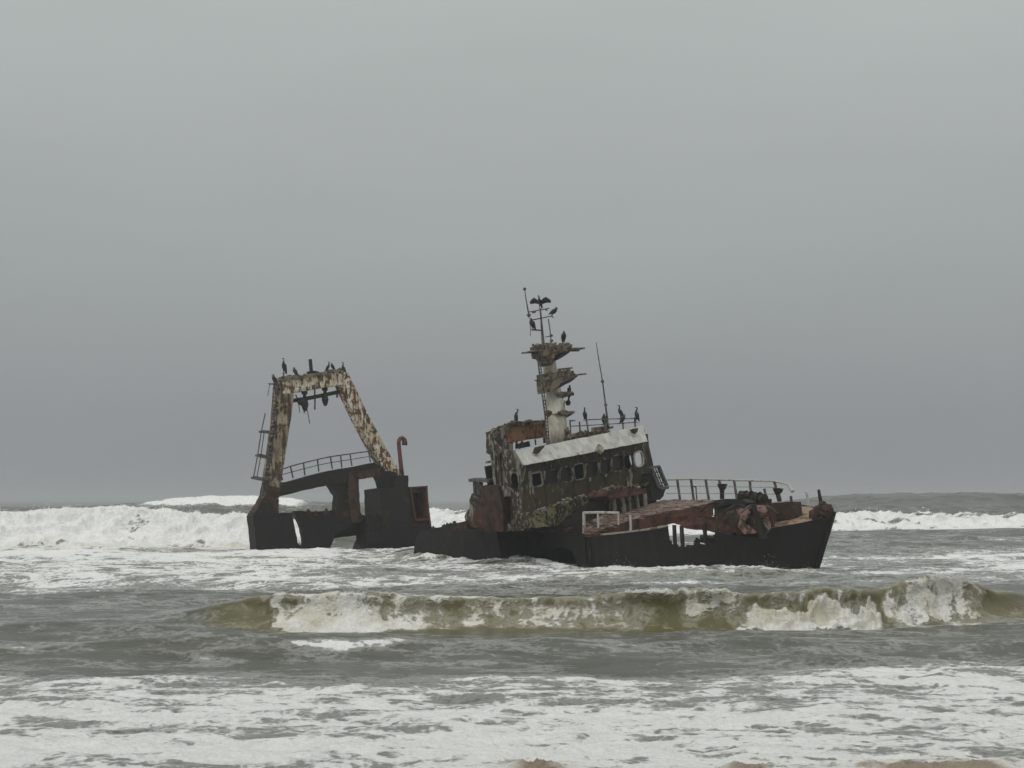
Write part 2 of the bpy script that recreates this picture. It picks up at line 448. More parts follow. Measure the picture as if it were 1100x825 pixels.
    z1 = ss(-7.0, -6.4, Xw) * ss(-1.4, -3.4, Xw); z2 = ss(-3.4, -1.8, Xw) * ss(4.6, 3.2, Xw)
    z3 = ss(3.2, 4.3, Xw) * ss(7.4, 6.0, Xw); z4 = ss(5.8, 7.4, Xw) * ss(11.3, 10.4, Xw); z5 = ss(10.8, 11.7, Xw) * ss(15.2, 14.4, Xw)
    foam = np.maximum(foam, face * z1 * np.clip(.56 + .34 * n1 + .30 * n2, 0, .9))
    white(z1 * ss(-2.2, -1.6, s + .3 * n1) * ss(-.8, -1.35, s + .5 * n1), .16, 1.3, .6, .9)
    white(z1 * face * ss(-.1, .35, n1 + .1), .14, 1.1, .5, .1)
    cj = ss(-.7, -.1, s) * ss(.5, .1, s) * ss(.4, .7, h)
    Z += cj * (.10 * fbm(X * 1.3, s * .5 + 2, 4) + .07 * (z1 + z3 + z5) * billow(X * 2.2, s * 1.2, 4)); PY -= cj * (.16 * np.clip(fbm(X * 1.1 + 4, s * .3, 4) + .15, 0, 1) + .22 * (z1 + z3) * np.clip(n2 + .2, 0, 1))
    lipm = ss(-.5, -.12, s + .25 * n1) * ss(.45, .12, s) * ss(.3, .6, h)
    foam = np.maximum(foam, lipm * np.clip(.26 + .35 * n3 + .28 * n2 + .26 * z1 + .30 * z3 + .2 * z2, 0, .95))
    foam = np.maximum(foam, face * z2 * np.clip(.40 + .30 * n1 + .22 * n2, 0, .7))
    foam = np.maximum(foam, face * z3 * ss(-1.7, -.5, s + .5 * n1) * np.clip(.50 + .40 * n1 + .35 * n2, 0, 1))
    white(z3 * ss(-1.2, -.5, s) * ss(.2, -.1, s) * ss(-.1, .3, n1), .18, 1.3, .6, .55)
    w4 = z4 * ss(-2.9, -2.0, s + .6 * n1 + .4 * n2) * ss(-.65, -1.2, s + .8 * n1 + .5 * n2)
    white(w4, .50, .95, .8, 1.0)
    foam = np.maximum(foam, z4 * face * np.clip(.24 + .32 * n1 + .35 * n2, 0, .75))
    white(z5 * ss(-1.9, -1.2, s + .5 * n1) * ss(.35, .0, s), .30, 1.1, .7, .40)
    foam = np.maximum(foam, z5 * face * np.clip(.56 + .4 * n1 + .5 * n2, 0, 1))
    foam = np.maximum(foam, ss(-4.0, -2.4, s + n3) * ss(-1.2, -2.0, s) * np.clip(z1 * .02 + z2 * .1 + z4 * .46 + z5 * .42 + .4 * n1 * (.5 * z1 + z4 + z5), 0, 1))

    # --- white wall of surf behind the stern
    Yc = 111 + 1.6 * fbm(X * .09, X * 0 + 3, 3)
    h = lerp_pts(X, [(-120, 2.0), (-60, 2.05), (-42, 2.2), (-37, 2.3), (-32, 2.7), (-27, 2.4), (-23, 2.05), (-20, 2.0), (-15, 1.1), (-10, .3), (-4, 0)])
    h = h * (1 + .10 * fbm(X * .35, X * 0 + 6, 3))
    s, prof = breaker(Yc, h, 5.5, 9, .5, .08)
    on = ss(.9, 1.5, h)
    m = on * ss(-11, -6.0, s + 5.5 * fbm(X * .13, Y * .13 + 5, 4)) * ss(2.2, .6, s)
    foam = foam * (1 - .5 * on * ss(0, 3, s))
    m2 = fbm(X * .3, s * .35 + 3, 4)
    white(m, .75, .36, .8, 1.0)
    foam = foam - m * np.clip(.52 * ss(.08, .5, m2) + .25 * ss(.0, .5, fbm(X * .9, s * .6, 4)), 0, .7)
    apron = ss(-18, -9, s + 3 * fbm(X * .12, Y * .2 + 2, 3)) * ss(-6, -9, s) * ss(-46, -36, X) * ss(-14, -20, X)
    foam = np.maximum(foam, apron * .72); silt = np.maximum(silt, apron * .8)
    # --- breaker far out on the left
    Yc = 215 + 3 * fbm(X * .03, X * 0 + 2, 3)
    h = lerp_pts(X, [(-170, 1.5), (-80, 2.2), (-62, 2.6), (-54, 3.3), (-46, 3.65), (-36, 3.6), (-31, 3.2), (-20, 2.7), (-8, 2.0), (0, 1.0), (10, 0)])
    s, prof = breaker(Yc, h, 13, 16, .3, .05)
    m = ss(-57, -50, X + 3 * fbm(Y * .2, X * .1, 2)) * ss(-29, -34, X) * ss(-9, -5, s + 3 * fbm(X * .12, Y * .12, 3)) * ss(3, 1, s)
    white(m, .6, .2, .8, 1.0)
    # --- long breaker behind the bow
    Yc = 150 + 3.0 * fbm(X * .05, X * 0 + 11, 3)
    h = lerp_pts(X, [(-26, 0), (-16, .9), (-9, 1.9), (-5, 1.9), (5, 1.7), (30, 1.7), (36, 1.8), (45, 1.75), (60, 1.7), (110, 1.5)])
    h = h * (1 + .22 * fbm(X * .25, X * 0 + 16, 3))
    s, prof = breaker(Yc, h, 8, 10, .4, .1)
    m = ss(-13, -8, X) * ss(-17, -9, s + 6 * fbm(X * .12, Y * .10, 4)) * ss(2.2, .5, s)
    m2 = fbm(X * .16, s * .3 + 9, 4)
    white(m, .95, .30, .8, 1.0)
    foam = foam - m * np.clip(.60 * ss(-.02, .4, m2) + .2 * ss(0, .5, fbm(X * .6, s * .5, 4)), 0, .7)
    # swell rolling in front of it
    s, prof = breaker(127 + 3 * fbm(X * .04, X * 0 + 21, 3), lerp_pts(X, [(8, 0), (26, .75), (60, .9), (100, .8)]), 7, 6, .3, .1)
    foam = foam * (1 - .45 * prof * ss(15, 25, X))
    # unbroken far swell on the right
    s, prof = breaker(262 + 5 * fbm(X * .02, X * 0 + 31, 3), lerp_pts(X, [(20, 0), (44, 2.2), (58, 4.2), (68, 4.75), (95, 4.65), (120, 4.4), (200, 4)]) + .25 * fbm(X * .08, X * 0 + 36, 3), 22, 30, .2, .05)
    foam = foam * (1 - .7 * prof)
    # froth washing along the wreck's side
    du = (X - 5.33) * .7071 - (Y - 80) * .7071; dv = (X - 5.33) * .7071 + (Y - 80) * .7071
    side = -4.6 * np.clip(1 - np.clip((du - 4) / 10.5, 0, 1) ** 2.2, 0, 1) * .86
    fr = np.exp(-((dv - side + .6) / (1.0 + .5 * fbm(X * .3, Y * .3, 2))) ** 2) * ss(-13, -10, du) * ss(15.5, 14, du)
    fr2 = np.exp(-((Y - 93.5 - .45 * (X + 14)) / 1.6) ** 2) * ss(-19, -17, X) * ss(-5, -7, X)
    fr = np.maximum(fr, fr2)
    sg = np.exp(-((Y - 82.5 + .9 * X) / 5) ** 2) * ss(-8.5, -5, X) * ss(4, 0, X) * ss(74, 77, Y)
    Z += .55 * sg; foam = np.maximum(foam, sg * .42 * (1 + fbm(X * .5, Y * .5, 3)) - .1)
    foam = np.maximum(foam, fr * np.clip(.62 + .5 * fbm(X * .6, Y * .6, 4), 0, .9)); Z += fr * .26 * billow(X * .7, Y * .7, 4)
    Z += ss(200, 230, Y) * ss(420, 330, Y) * (.45 * fbm(X * .10, Y * .16, 4) + .25 * fbm(X * .3, Y * .4 + 7, 3))
    # sandy churn at the beach end
    lump = ss(-.08, .25, fbm(X * .5 + 2.5, Y * .3, 3) + .25 * pn(X * 2.2, Y * 2)) * ss(19.1, 18.55, Y) * np.clip(.9 * ss(-.3, .3, X) * ss(7.2, 6.3, X), 0, 1)
    lump = np.maximum(lump, (np.exp(-((X - .32) / .42) ** 2) + .8 * np.exp(-((X - 4.95) / .6) ** 2)) * ss(19.15, 18.6, Y + .5 * fbm(X * 2, Y * 2, 3)))
    silt = np.maximum(silt, lump * 2); white(lump, .15, 2.8, .3, .66)
    Z -= .0
    return Z, PY, np.clip(foam, 0, 1), np.clip(silt, 0, 2)

def build_sea():
    ys = [12.0]
    while ys[-1] < 6000:
        y = ys[-1]; ys.append(y + (max(.045, .0027 * y) if y < 330 else .012 * y))
    ys = np.array(ys)
    tx = np.concatenate([np.linspace(-1.1, -.40, 170, endpoint=False), np.linspace(-.40, .40, 900), np.linspace(.40, 1.1, 171)[1:]])
    Yg, Tg = np.meshgrid(ys, tx, indexing='ij')
    Xg = Yg * Tg
    dY = np.maximum(np.gradient(ys)[:, None] * np.ones_like(Tg), Yg * .0009)
    Z, PY, foam, silt = sea_fields(Xg, Yg, dY)
    Yd = Yg + PY
    nr, nc = Yg.shape
    co = np.stack([Xg, Yd, Z], -1).reshape(-1, 3).astype(np.float32)
    idx = np.arange(nr * nc).reshape(nr, nc)
    q = np.stack([idx[:-1, :-1], idx[:-1, 1:], idx[1:, 1:], idx[1:, :-1]], -1).reshape(-1, 4).astype(np.int32)
    me = bpy.data.meshes.new('sea')
    me.vertices.add(len(co)); me.vertices.foreach_set('co', co.ravel())
    me.loops.add(q.size); me.loops.foreach_set('vertex_index', q.ravel())
    me.polygons.add(len(q)); me.polygons.foreach_set('loop_start', np.arange(0, q.size, 4, dtype=np.int32))
    me.polygons.foreach_set('use_smooth', np.ones(len(q), bool))
    me.update(calc_edges=True)
    for nm, arr in (('foam', foam), ('silt', silt)):
        a = me.attributes.new(nm, 'FLOAT', 'POINT'); a.data.foreach_set('value', arr.ravel().astype(np.float32))
    o = bpy.data.objects.new('sea', me); col.objects.link(o); o['kind'] = 'structure'
    r = np.random.RandomState(5); C = co.reshape(nr, nc, 3)
    pts = []
    for (y0, y1, zmin, cnt, rad, rise, x0, x1) in ((38, 48, .66, 5200, .007, .055, 3.2, 15.2), (38, 47, .6, 700, .006, .03, -7, -2), (103, 116, 1.9, 6000, .017, .20, -60, -18), (138, 156, 1.4, 6000, .020, .20, -12, 75), (205, 222, 3.3, 500, .035, .2, -60, -28)):
        ok = (Yg > y0) & (Yg < y1) & (Z > zmin) & (foam > .55) & (Xg > x0) & (Xg < x1)
        i = np.argwhere(ok)
        if len(i) == 0: continue
        i = i[r.randint(0, len(i), cnt)]
        clump = .25 + 1.5 * np.clip(fbm(Xg[i[:, 0], i[:, 1]] * (1.1 if y0 < 50 else .3), Yg[i[:, 0], i[:, 1]] * .3, 3), 0, 1) * 1.6
        p = C[i[:, 0], i[:, 1]].astype(float)
        p[:, 2] += r.exponential(rise, cnt) * clump; p[:, 0] += r.normal(0, rad * 4, cnt); p[:, 1] += r.normal(0, rad * 6, cnt)
        pts += [(q, rad * k) for q, k in zip(p, r.lognormal(0, .45, cnt))]
    du = (Xg - 5.33) * .7071 - (Yg - 80) * .7071; dv = (Xg - 5.33) * .7071 + (Yg - 80) * .7071
    sd = -4.6 * np.clip(1 - np.clip((du - 4) / 10.5, 0, 1) ** 2.2, 0, 1) * .86
    i = np.argwhere((np.abs(dv - sd + .25) < .35) & (du > -11) & (du < 14.5)); i = i[r.randint(0, len(i), 2600)]
    p = C[i[:, 0], i[:, 1]].astype(float); cl = np.clip(fbm(p[:, 0] * .8, p[:, 1] * .8, 3) + .1, 0, 1)
    p[:, 2] += r.exponential(.35, len(p)) * cl; pts += [(q, .008 * k) for q, k in zip(p, r.lognormal(0, .4, len(p)))]
    octa = np.array([(1, 0, 0), (-1, 0, 0), (0, 1, 0), (0, -1, 0), (0, 0, 1), (0, 0, -1)], float)
    of = [(0, 2, 4), (2, 1, 4), (1, 3, 4), (3, 0, 4), (2, 0, 5), (1, 2, 5), (3, 1, 5), (0, 3, 5)]
    sp = MB()
    for q, k in pts: sp.add(q + octa * k, of)
    so = sp.build('spray', plain('white spray', (.8, .8, .79), .8, .2, .03, 1.), None, True); so['kind'] = 'stuff'
    return o

def sea_material():
    m = bpy.data.materials.new('surf water'); m.use_nodes = True
    nt = m.node_tree; N = nt.nodes; L = nt.links
    N.clear()
    out = N.new('ShaderNodeOutputMaterial')
    t = N.new('ShaderNodeTexCoord')
    af = N.new('ShaderNodeAttribute'); af.attribute_name = 'foam'
    asl = N.new('ShaderNodeAttribute'); asl.attribute_name = 'silt'
    def noi(sc, det=5, rough=.55, mapsc=(1, 1, 1), src=None, dist=0.):
        mpn = N.new('ShaderNodeMapping'); mpn.inputs['Scale'].default_value = mapsc
        L.new(src or t.outputs['Object'], mpn.inputs[0])
        n = N.new('ShaderNodeTexNoise'); n.inputs['Scale'].default_value = sc; n.inputs['Detail'].default_value = det; n.inputs['Roughness'].default_value = rough
        n.inputs['Distortion'].default_value = dist
        L.new(mpn.outputs[0], n.inputs[0]); return n
    def math_(op, a, b=None, c=None):
        n = N.new('ShaderNodeMath'); n.operation = op
        for i, x in enumerate((a, b, c)):
            if x is None: continue
            if hasattr(x, 'links'): L.new(x, n.inputs[i])
            else: n.inputs[i].default_value = x
        return n.outputs[0]
    def mapr(src, a, b, c=0., d=1., smooth=False):
        n = N.new('ShaderNodeMapRange')
        if smooth: n.interpolation_type = 'SMOOTHSTEP'
        for i, x in ((1, a), (2, b), (3, c), (4, d)): n.inputs[i].default_value = x
        L.new(src, n.inputs[0]); return n.outputs[0]
    # warped cells give the lacy net of foam
    wv = N.new('ShaderNodeVectorMath'); wv.operation = 'MULTIPLY_ADD'
    L.new(noi(.9, 4, .6).outputs['Color'], wv.inputs[0]); wv.inputs[1].default_value = (1.5, 1.5, 0); L.new(t.outputs['Object'], wv.inputs[2])
    def lace(sc, stretch=(1, 1, .6)):
        mpn = N.new('ShaderNodeMapping'); mpn.inputs['Scale'].default_value = stretch
        L.new(wv.outputs[0], mpn.inputs[0])
        v = N.new('ShaderNodeTexVoronoi'); v.feature = 'DISTANCE_TO_EDGE'; v.inputs['Scale'].default_value = sc
        L.new(mpn.outputs[0], v.inputs['Vector']); return mapr(v.outputs['Distance'], 0, .42, 1, 0)
    l1, l2 = lace(1.25, (.55, 1, .8)), lace(4.0, (.7, 1, .7))
    nf = noi(1.5, 9, .64, (.40, 1, 1), dist=.35).outputs[0]
    nfine = noi(6, 6, .6).outputs[0]
    pat = math_('ADD', math_('MULTIPLY', l1, .28), math_('MULTIPLY', l2, .22))
    pat = math_('ADD', pat, math_('MULTIPLY', mapr(nf, .27, .73), .40))
    pat = math_('ADD', pat, math_('MULTIPLY', mapr(nfine, .3, .7), .20))
    val = math_('ADD', pat, math_('SUBTRACT', math_('MULTIPLY', af.outputs['Fac'], 1.25), 1.12))
    mask = mapr(val, -.07, .21, smooth=True)
    film = mapr(val, -.30, .06, 0, .33, smooth=True)      # thin milky film around the thick foam
    mk = math_('MAXIMUM', mask, film)
    # water
    wat = N.new('ShaderNodeBsdfPrincipled'); wat.inputs['Roughness'].default_value = .16; wat.inputs['IOR'].default_value = 1.33
    mw = N.new('ShaderNodeMixRGB'); L.new(mapr(asl.outputs['Fac'], 0, 1), mw.inputs[0])
    mw.inputs[1].default_value = (.060, .061, .043, 1); mw.inputs[2].default_value = (.126, .119, .055, 1)
    L.new(mw.outputs[0], wat.inputs['Base Color'])
    L.new(mapr(asl.outputs['Fac'], .2, 1, 0, .75), wat.inputs['Subsurface Weight'])
    wat.inputs['Subsurface Radius'].default_value = (1, .95, .4); wat.inputs['Subsurface Scale'].default_value = .22
    # foam
    fo = N.new('ShaderNodeBsdfPrincipled'); fo.inputs['Roughness'].default_value = .85; fo.inputs['Specular IOR Level'].default_value = .2
    mf = N.new('ShaderNodeMixRGB'); L.new(math_('MULTIPLY', mapr(asl.outputs['Fac'], 0, 1), mapr(noi(1.2, 4).outputs[0], .35, .65, .15, .8)), mf.inputs[0])
    mf.inputs[1].default_value = (.93, .94, .93, 1); mf.inputs[2].default_value = (.60, .56, .41, 1)
    mb2 = N.new('ShaderNodeMixRGB'); L.new(mapr(asl.outputs['Fac'], 1.0, 1.9), mb2.inputs[0]); mb2.inputs[2].default_value = (.36, .29, .215, 1)
    mth = N.new('ShaderNodeMixRGB'); mth.blend_type = 'MULTIPLY'; mth.inputs[0].default_value = 1
    L.new(mf.outputs[0], mb2.inputs[1]); L.new(mb2.outputs[0], mth.inputs[1])
    tv = math_('ADD', mapr(noi(1.7, 7, .65, (.8, 1.2, 1)).outputs[0], .3, .68, .0, .16), mapr(noi(9, 5, .6).outputs[0], .3, .7, .83, .93))
    L.new(tv, mth.inputs[2])
    L.new(mth.outputs[0], fo.inputs['Base Color'])
    b1 = N.new('ShaderNodeBump'); b1.inputs['Strength'].default_value = .55; b1.inputs['Distance'].default_value = .10
    hb = math_('ADD', noi(2.6, 6, .6, (.7, 1.2, 1)).outputs[0], math_('MULTIPLY', mask, .35))
    L.new(hb, b1.inputs['Height'])
    b2 = N.new('ShaderNodeBump'); b2.inputs['Strength'].default_value = 1.0; b2.inputs['Distance'].default_value = .22
    L.new(math_('ADD', noi(4, 8, .65).outputs[0], math_('MULTIPLY', mask, .5)), b2.inputs['Height'])
    L.new(b1.outputs[0], wat.inputs['Normal']); L.new(b2.outputs[0], fo.inputs['Normal'])
    mx = N.new('ShaderNodeMixShader'); L.new(mk, mx.inputs[0]); L.new(wat.outputs[0], mx.inputs[1]); L.new(fo.outputs[0], mx.inputs[2])
    L.new(mx.outputs[0], out.inputs[0])
    return m
sea = build_sea()
sea.data.materials.append(sea_material())

# beach under the photographer
bm_ = MB()
nx, ny = 60, 40
vs_ = []
for j in range(ny + 1):
    for i in range(nx + 1):
        x = -90 + 180 * i / nx; y = -70 + 89.5 * j / ny
        z = 1.9 - 2.3 * max(0, min(1, (y - 1) / 18.5)) + .05 * noise.noise(Vector((x * .3, y * .3, 0)))
        vs_.append((x, y, z))
bm_.add(vs_, [(j * (nx + 1) + i, j * (nx + 1) + i + 1, (j + 1) * (nx + 1) + i + 1, (j + 1) * (nx + 1) + i) for j in range(ny) for i in range(nx)])
tag(bm_.build('beach', plain('wet sand', (.22, .17, .12), .7, .4, .2, 2.), smooth=True), kind='structure')

# haze
hz = MB(); hz.hexa([(x, y, z) for z in (-3.5, 20.5) for x, y in ((-7200, -75), (7200, -75), (7200, 6300), (-7200, 6300))])
hm = bpy.data.materials.new('sea haze'); hm.use_nodes = True
hm.node_tree.nodes.remove(hm.node_tree.nodes['Principled BSDF'])
pv = hm.node_tree.nodes.new('ShaderNodeVolumePrincipled')
pv.inputs['Color'].default_value = (.93, .96, .98, 1); pv.inputs['Density'].default_value = .0007; pv.inputs['Anisotropy'].default_value = .2
hm.node_tree.links.new(pv.outputs[0], hm.node_tree.nodes['Material Output'].inputs['Volume'])
tag(hz.build('haze', hm), kind='stuff')
# ------------------------------------------------------------------ stern of the wreck with its gantry
def S0(px, py, u=0.0): return STERN.on(px, py, 0, u)
def SP(pts, u=0.0): return [S0(x, y, u) for x, y in pts]
Su = STERN.ax(0)
stern = empty('wrecked_stern', at(345, 590, 98))
tag(stern, 'broken black stern of the wreck carrying a tall rusted trawl gantry', 'shipwreck')

def prism(name, mat, parent, frame, axis, val, pts, depth, rag=.5, step=4, dent=.03, holes=(), cell=.4):
    m = MB()
    out = [frame.on(x, y, axis, val) for x, y in (ragged(pts, rag, step) if rag else pts)]
    hs = [[frame.on(x, y, axis, val) for x, y in h] for h in holes]
    m.plate(out, frame.ax(axis) * depth, hs, cell, dent)
    return m.build(name, mat, parent)

# hull blocks standing in the water
prism('quarter_hull', M['hull'], stern, STERN, 0, 0.6, [(272, 553.9), (284, 551.5), (296, 551.5), (315, 550.4), (315.2, 560), (317.5, 572), (319.5, 583), (326, 590), (327, 606), (276, 606), (274.5, 580)], -.9, .5)
prism('torn_side_plate', M['hull'], stern, STERN, 0, 0.3, [(316.2, 549), (340, 549.6), (363.4, 547.3), (375, 553), (377, 566), (360, 574), (354, 590), (352, 606), (327, 606), (325.5, 588), (325.8, 577), (323.5, 566), (319.5, 557)], -.35, .5)
prism('sunken_hull', M['hull'], stern, STERN, 0, 1.2, [(399, 572), (420, 566), (450, 563), (464, 566), (470, 580), (470, 612), (380, 612), (388, 594)], -1.5, .8)
prism('deck_edge', M['dark'], stern, STERN, 0, -.4, [(358, 566), (374, 561), (398, 557), (413, 560), (413, 572), (390, 574), (362, 578)], -.8, .7)
prism('low_deckhouse', M['dark'], stern, STERN, 0, .8, [(395.5, 554), (413, 553.6), (413, 578), (395.5, 578)], -1.6, .4)
h = prism('winch_house', M['dark'], stern, STERN, 0, .9, [(408.7, 523.8), (424, 523), (424.2, 511.3), (438.5, 510.6), (439, 530), (443, 560), (449, 592), (412, 592), (410.5, 560)], -2.2, .35)
dh = prism('door_casing', M['brown'], stern, STERN, 0, .55, [(439.2, 523), (459.2, 521.8), (460.5, 545), (463.8, 566), (461, 580), (446, 582), (441.5, 548)], -1.8, .3, 5, holes=[[(443.5, 529.5), (455.3, 528.3), (456.8, 556), (446.5, 557)]])
m = MB(); q = ragged([(442.5, 528), (456.5, 527), (458, 558), (445, 559)], .2, 5)
m.plate([S0(x, y, -.5) for x, y in q], Su * -.1); m.build('dark_doorway', M['hull'], dh)
m = MB()
for a, b in (((440, 523.5), (446, 558)), ((457.5, 523), (461.5, 563)), ((440, 523.8), (459, 522.6)), ((446, 559), (461, 557.5))):
    m.beam(S0(*a, .62), S0(*b, .62), .16, .16, .1, .1, Su)
m.build('door_frame', M['pipe'], dh)
m = MB()
m.tube(SP([(431.9, 512), (430.6, 500), (429, 484), (428.2, 476.5), (428.6, 473), (430.2, 470.9), (432.4, 470.7), (434.2, 472.2), (434.7, 475), (434.6, 478)], .2), [.17, .16, .15, .15, .15, .16, .17, .18, .2, .21], 9)
m.build('gooseneck_vent', M['pipe'], stern, True)

# the gantry: two raking legs and a cross beam
g = empty('_', (0, 0, 0)); bpy.data.objects.remove(g)
gant = stern
def leg(name, pts, mat, dep):
    mm = MB()
    for (x0, y0, w0), (x1, y1, w1) in zip(pts[:-1], pts[1:]):
        a, b = S0(x0, y0), S0(x1, y1)
        sc = lambda w, p: w * p[1] / F / STERN.ax(1)[0] * .97
        mm.beam(a, b, sc(w0, a), sc(w1, b), dep, dep, STERN.ax(1), 3, .012)
    return mm.build(name, mat, gant)
leg('leg_foot', [(284, 554, 23), (286.5, 544, 17), (289.2, 534, 13), (291, 523, 12.8)], M['brown'], .88)
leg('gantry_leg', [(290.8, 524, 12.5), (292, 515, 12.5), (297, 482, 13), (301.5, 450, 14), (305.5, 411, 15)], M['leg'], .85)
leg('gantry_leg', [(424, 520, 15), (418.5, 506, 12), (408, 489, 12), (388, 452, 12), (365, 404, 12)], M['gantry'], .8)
prism('gantry_beam', M['gantry'], gant, STERN, 0, .45, [(303, 408.5), (320, 406), (340, 402), (362, 398), (369, 399), (371, 405), (368, 412.5), (363, 414), (340, 417.5), (312.5, 422.5), (304, 423)], -.9, .45, 4)
prism('foot_flange', M['dark'], gant, STERN, 0, .5, [(272, 555), (274, 550), (284, 540), (293, 540), (296, 552), (296, 556)], -1.0, .3)
prism('knee_bracket', M['dark'], gant, STERN, 0, .45, [(408, 511), (410, 505), (424, 507), (431, 514), (430, 524), (413, 524), (411, 516)], -1.0, .5)
prism('beam_cap', M['plat'], gant, STERN, 0, .55, [(301, 408), (303, 404.5), (318, 402.5), (322, 403.5), (345, 400), (352, 398.5), (364, 396), (368, 398.5), (340, 404), (304, 410)], -1.1, .6, 3)
# crusted lumps on top of the beam
m = MB()
for i in range(34):
    t = random.random(); m.blob(S0(303 + 63 * t, 406 - 8.3 * t + random.uniform(-1, .8), random.uniform(-.4, .4)), random.uniform(.06, .17), .8, sc=(1.4, 1, .7))
m.build('guano_crust', M['plat'], gant)['kind'] = 'stuff'
m = MB(); m.tube(SP([(314, 430.5), (330, 428), (345, 425), (364, 421)]), .14, 8); m.build('tie_bar', M['dark'], gant)
m = MB(); m.tube(SP([(333.3, 386), (334.8, 402)]), .13, 7); m.tube(SP([(334.6, 399), (335, 403)]), .36, 8)
m.build('stub_mast', M['dark'], gant)
for a, b, r in (((338, 417), (338.2, 440), .06), ((362, 412), (362.2, 427), .08), ((320, 431), (322, 443), .03), ((329.5, 438), (332.6, 455), .03), ((325, 436), (327, 444), .04), ((317.5, 424), (320.5, 431), .05)):
    m = MB(); m.tube(SP([a, ((a[0] + b[0]) / 2 + .3, (a[1] + b[1]) / 2), b]), r, 5)
    m.build('hanging_rod', M['rail'], gant)
# catwalk
prism('catwalk_girder', M['dark'], gant, STERN, 0, .35, [(295, 519), (312, 517), (330, 512), (352, 506), (378, 501.5), (401, 497), (409, 500), (408, 507), (385, 513), (370, 519), (353, 521), (330, 526), (308, 531.5), (294, 535)], -.9, .35, 5)
prism('catwalk_fascia', M['brown'], gant, STERN, 0, .5, [(385, 507.5), (408, 502.5), (409, 511.5), (385, 515)], -.12, .5, 3)
prism('pillar', M['brown'], gant, STERN, 0, .4, [(373.5, 508), (385, 506), (386.5, 540), (388.5, 561), (378, 562), (375, 540)], -.9, .3)
prism('pillar', M['dark'], gant, STERN, 0, .2, [(354, 519), (374, 513), (374, 528), (368.4, 528), (368, 539.5), (373.5, 540), (376, 566), (364, 562), (361.5, 548), (363, 532), (360, 528)], -.7, .5)
m = MB()
top = [(301, 505), (312, 501), (326, 497.2), (341, 493.6), (355, 490.6), (366, 489), (376, 487.6), (396, 484.8)]
bot = [(303.5, 516), (315, 513.8), (327.5, 510.5), (342.5, 506.5), (357, 503.8), (367, 502.2), (378, 500.4), (398, 496.6)]
for dd in (.45, -.4):
    m.tube(SP(top, dd), .045, 5)
    m.tube(SP([((a[0] + b[0]) / 2, (a[1] + b[1]) / 2 - .4) for a, b in zip(top, bot)], dd), .03, 5)
    for a, b in zip(top, bot): m.tube(SP([a, b], dd), .055, 5)
    m.tube(SP([(301, 505), (299.6, 508), (301, 512), (303.5, 516)], dd), .04, 5)
m.build('catwalk_railing', M['rail'], gant)
# ladder and its cage on the outboard leg
m = MB()
la = [(294.5, 410), (292.5, 441), (290, 470), (286, 502), (280.5, 535)]
lb = [(298, 412), (296, 441), (293.6, 470), (289.5, 502), (284, 533)]
m.tube(SP(la, .5), .035, 5); m.tube(SP(lb, .5), .035, 5)
def along(pts, t):
    k = t * (len(pts) - 1); i = min(int(k), len(pts) - 2); f_ = k - i
    return (pts[i][0] + (pts[i + 1][0] - pts[i][0]) * f_, pts[i][1] + (pts[i + 1][1] - pts[i][1]) * f_)
for i in range(31):
    t = i / 30; m.tube([S0(*along(la, t), .5), S0(*along(lb, t), .5)], .045, 5)
m.build('ladder', M['rail'], gant)
m = MB()
for a, b in (((280.3, 463.5), (297, 465)), ((276.5, 488.8), (289, 491.5)), ((272, 512.8), (285, 515.5))):
    m.beam(S0(*a, .6), S0(*b, .4), .13, .13, .5, .5, STERN.ax(2))
m.tube(SP([(285, 444), (280.8, 463), (277, 488), (272.4, 512.5)], .6), .045, 5)
m.tube(SP([(284, 463), (280.3, 489), (276, 513)], .2), .035, 5)
m.build('ladder_cage', M['rail'], gant)
m = MB()
m.tube(SP([(288.5, 412.3), (306, 413.5)], .3), .05, 5); m.tube(SP([(293, 417.5), (306, 418)], .3), .05, 5)
m.tube(SP([(289.8, 413), (287.6, 425)], .3), .025, 5); m.tube(SP([(294.4, 413), (296, 424), (297.5, 440)], .3), .04, 5)
m.tube(SP([(305, 407), (304.6, 400)], .1), .05, 5)
m.build('outrigger_bracket', M['rail'], gant)
m = MB()
for i in range(46):                        # rust scabs and brackets on the outboard leg
    t = random.random(); x = 300.5 - 16 * t; m.blob(S0(x - 1 + random.uniform(-1.5, 1.5), 412 + 118 * t, .45), random.uniform(.04, .13), .8)
m.build('rust_scab', M['brown'], gant)['kind'] = 'stuff'
for k in range(12):
    x = random.uniform(326, 412); y = float(np.interp(x, [326, 363, 395, 412], [550, 549, 556, 555])) + random.uniform(0, 2); w_ = random.uniform(2, 5); hgt = random.uniform(1.5, 5)
    prism('bent_plate', random.choice((M['brown'], M['dark'])), stern, STERN, 0, random.uniform(.3, .8), [(x - w_, y + 3), (x - w_ * .5, y - hgt * random.random()), (x, y - hgt), (x + w_ * .8, y - hgt * .4 * random.random()), (x + w_, y + 3)], -.06, .4, 2)
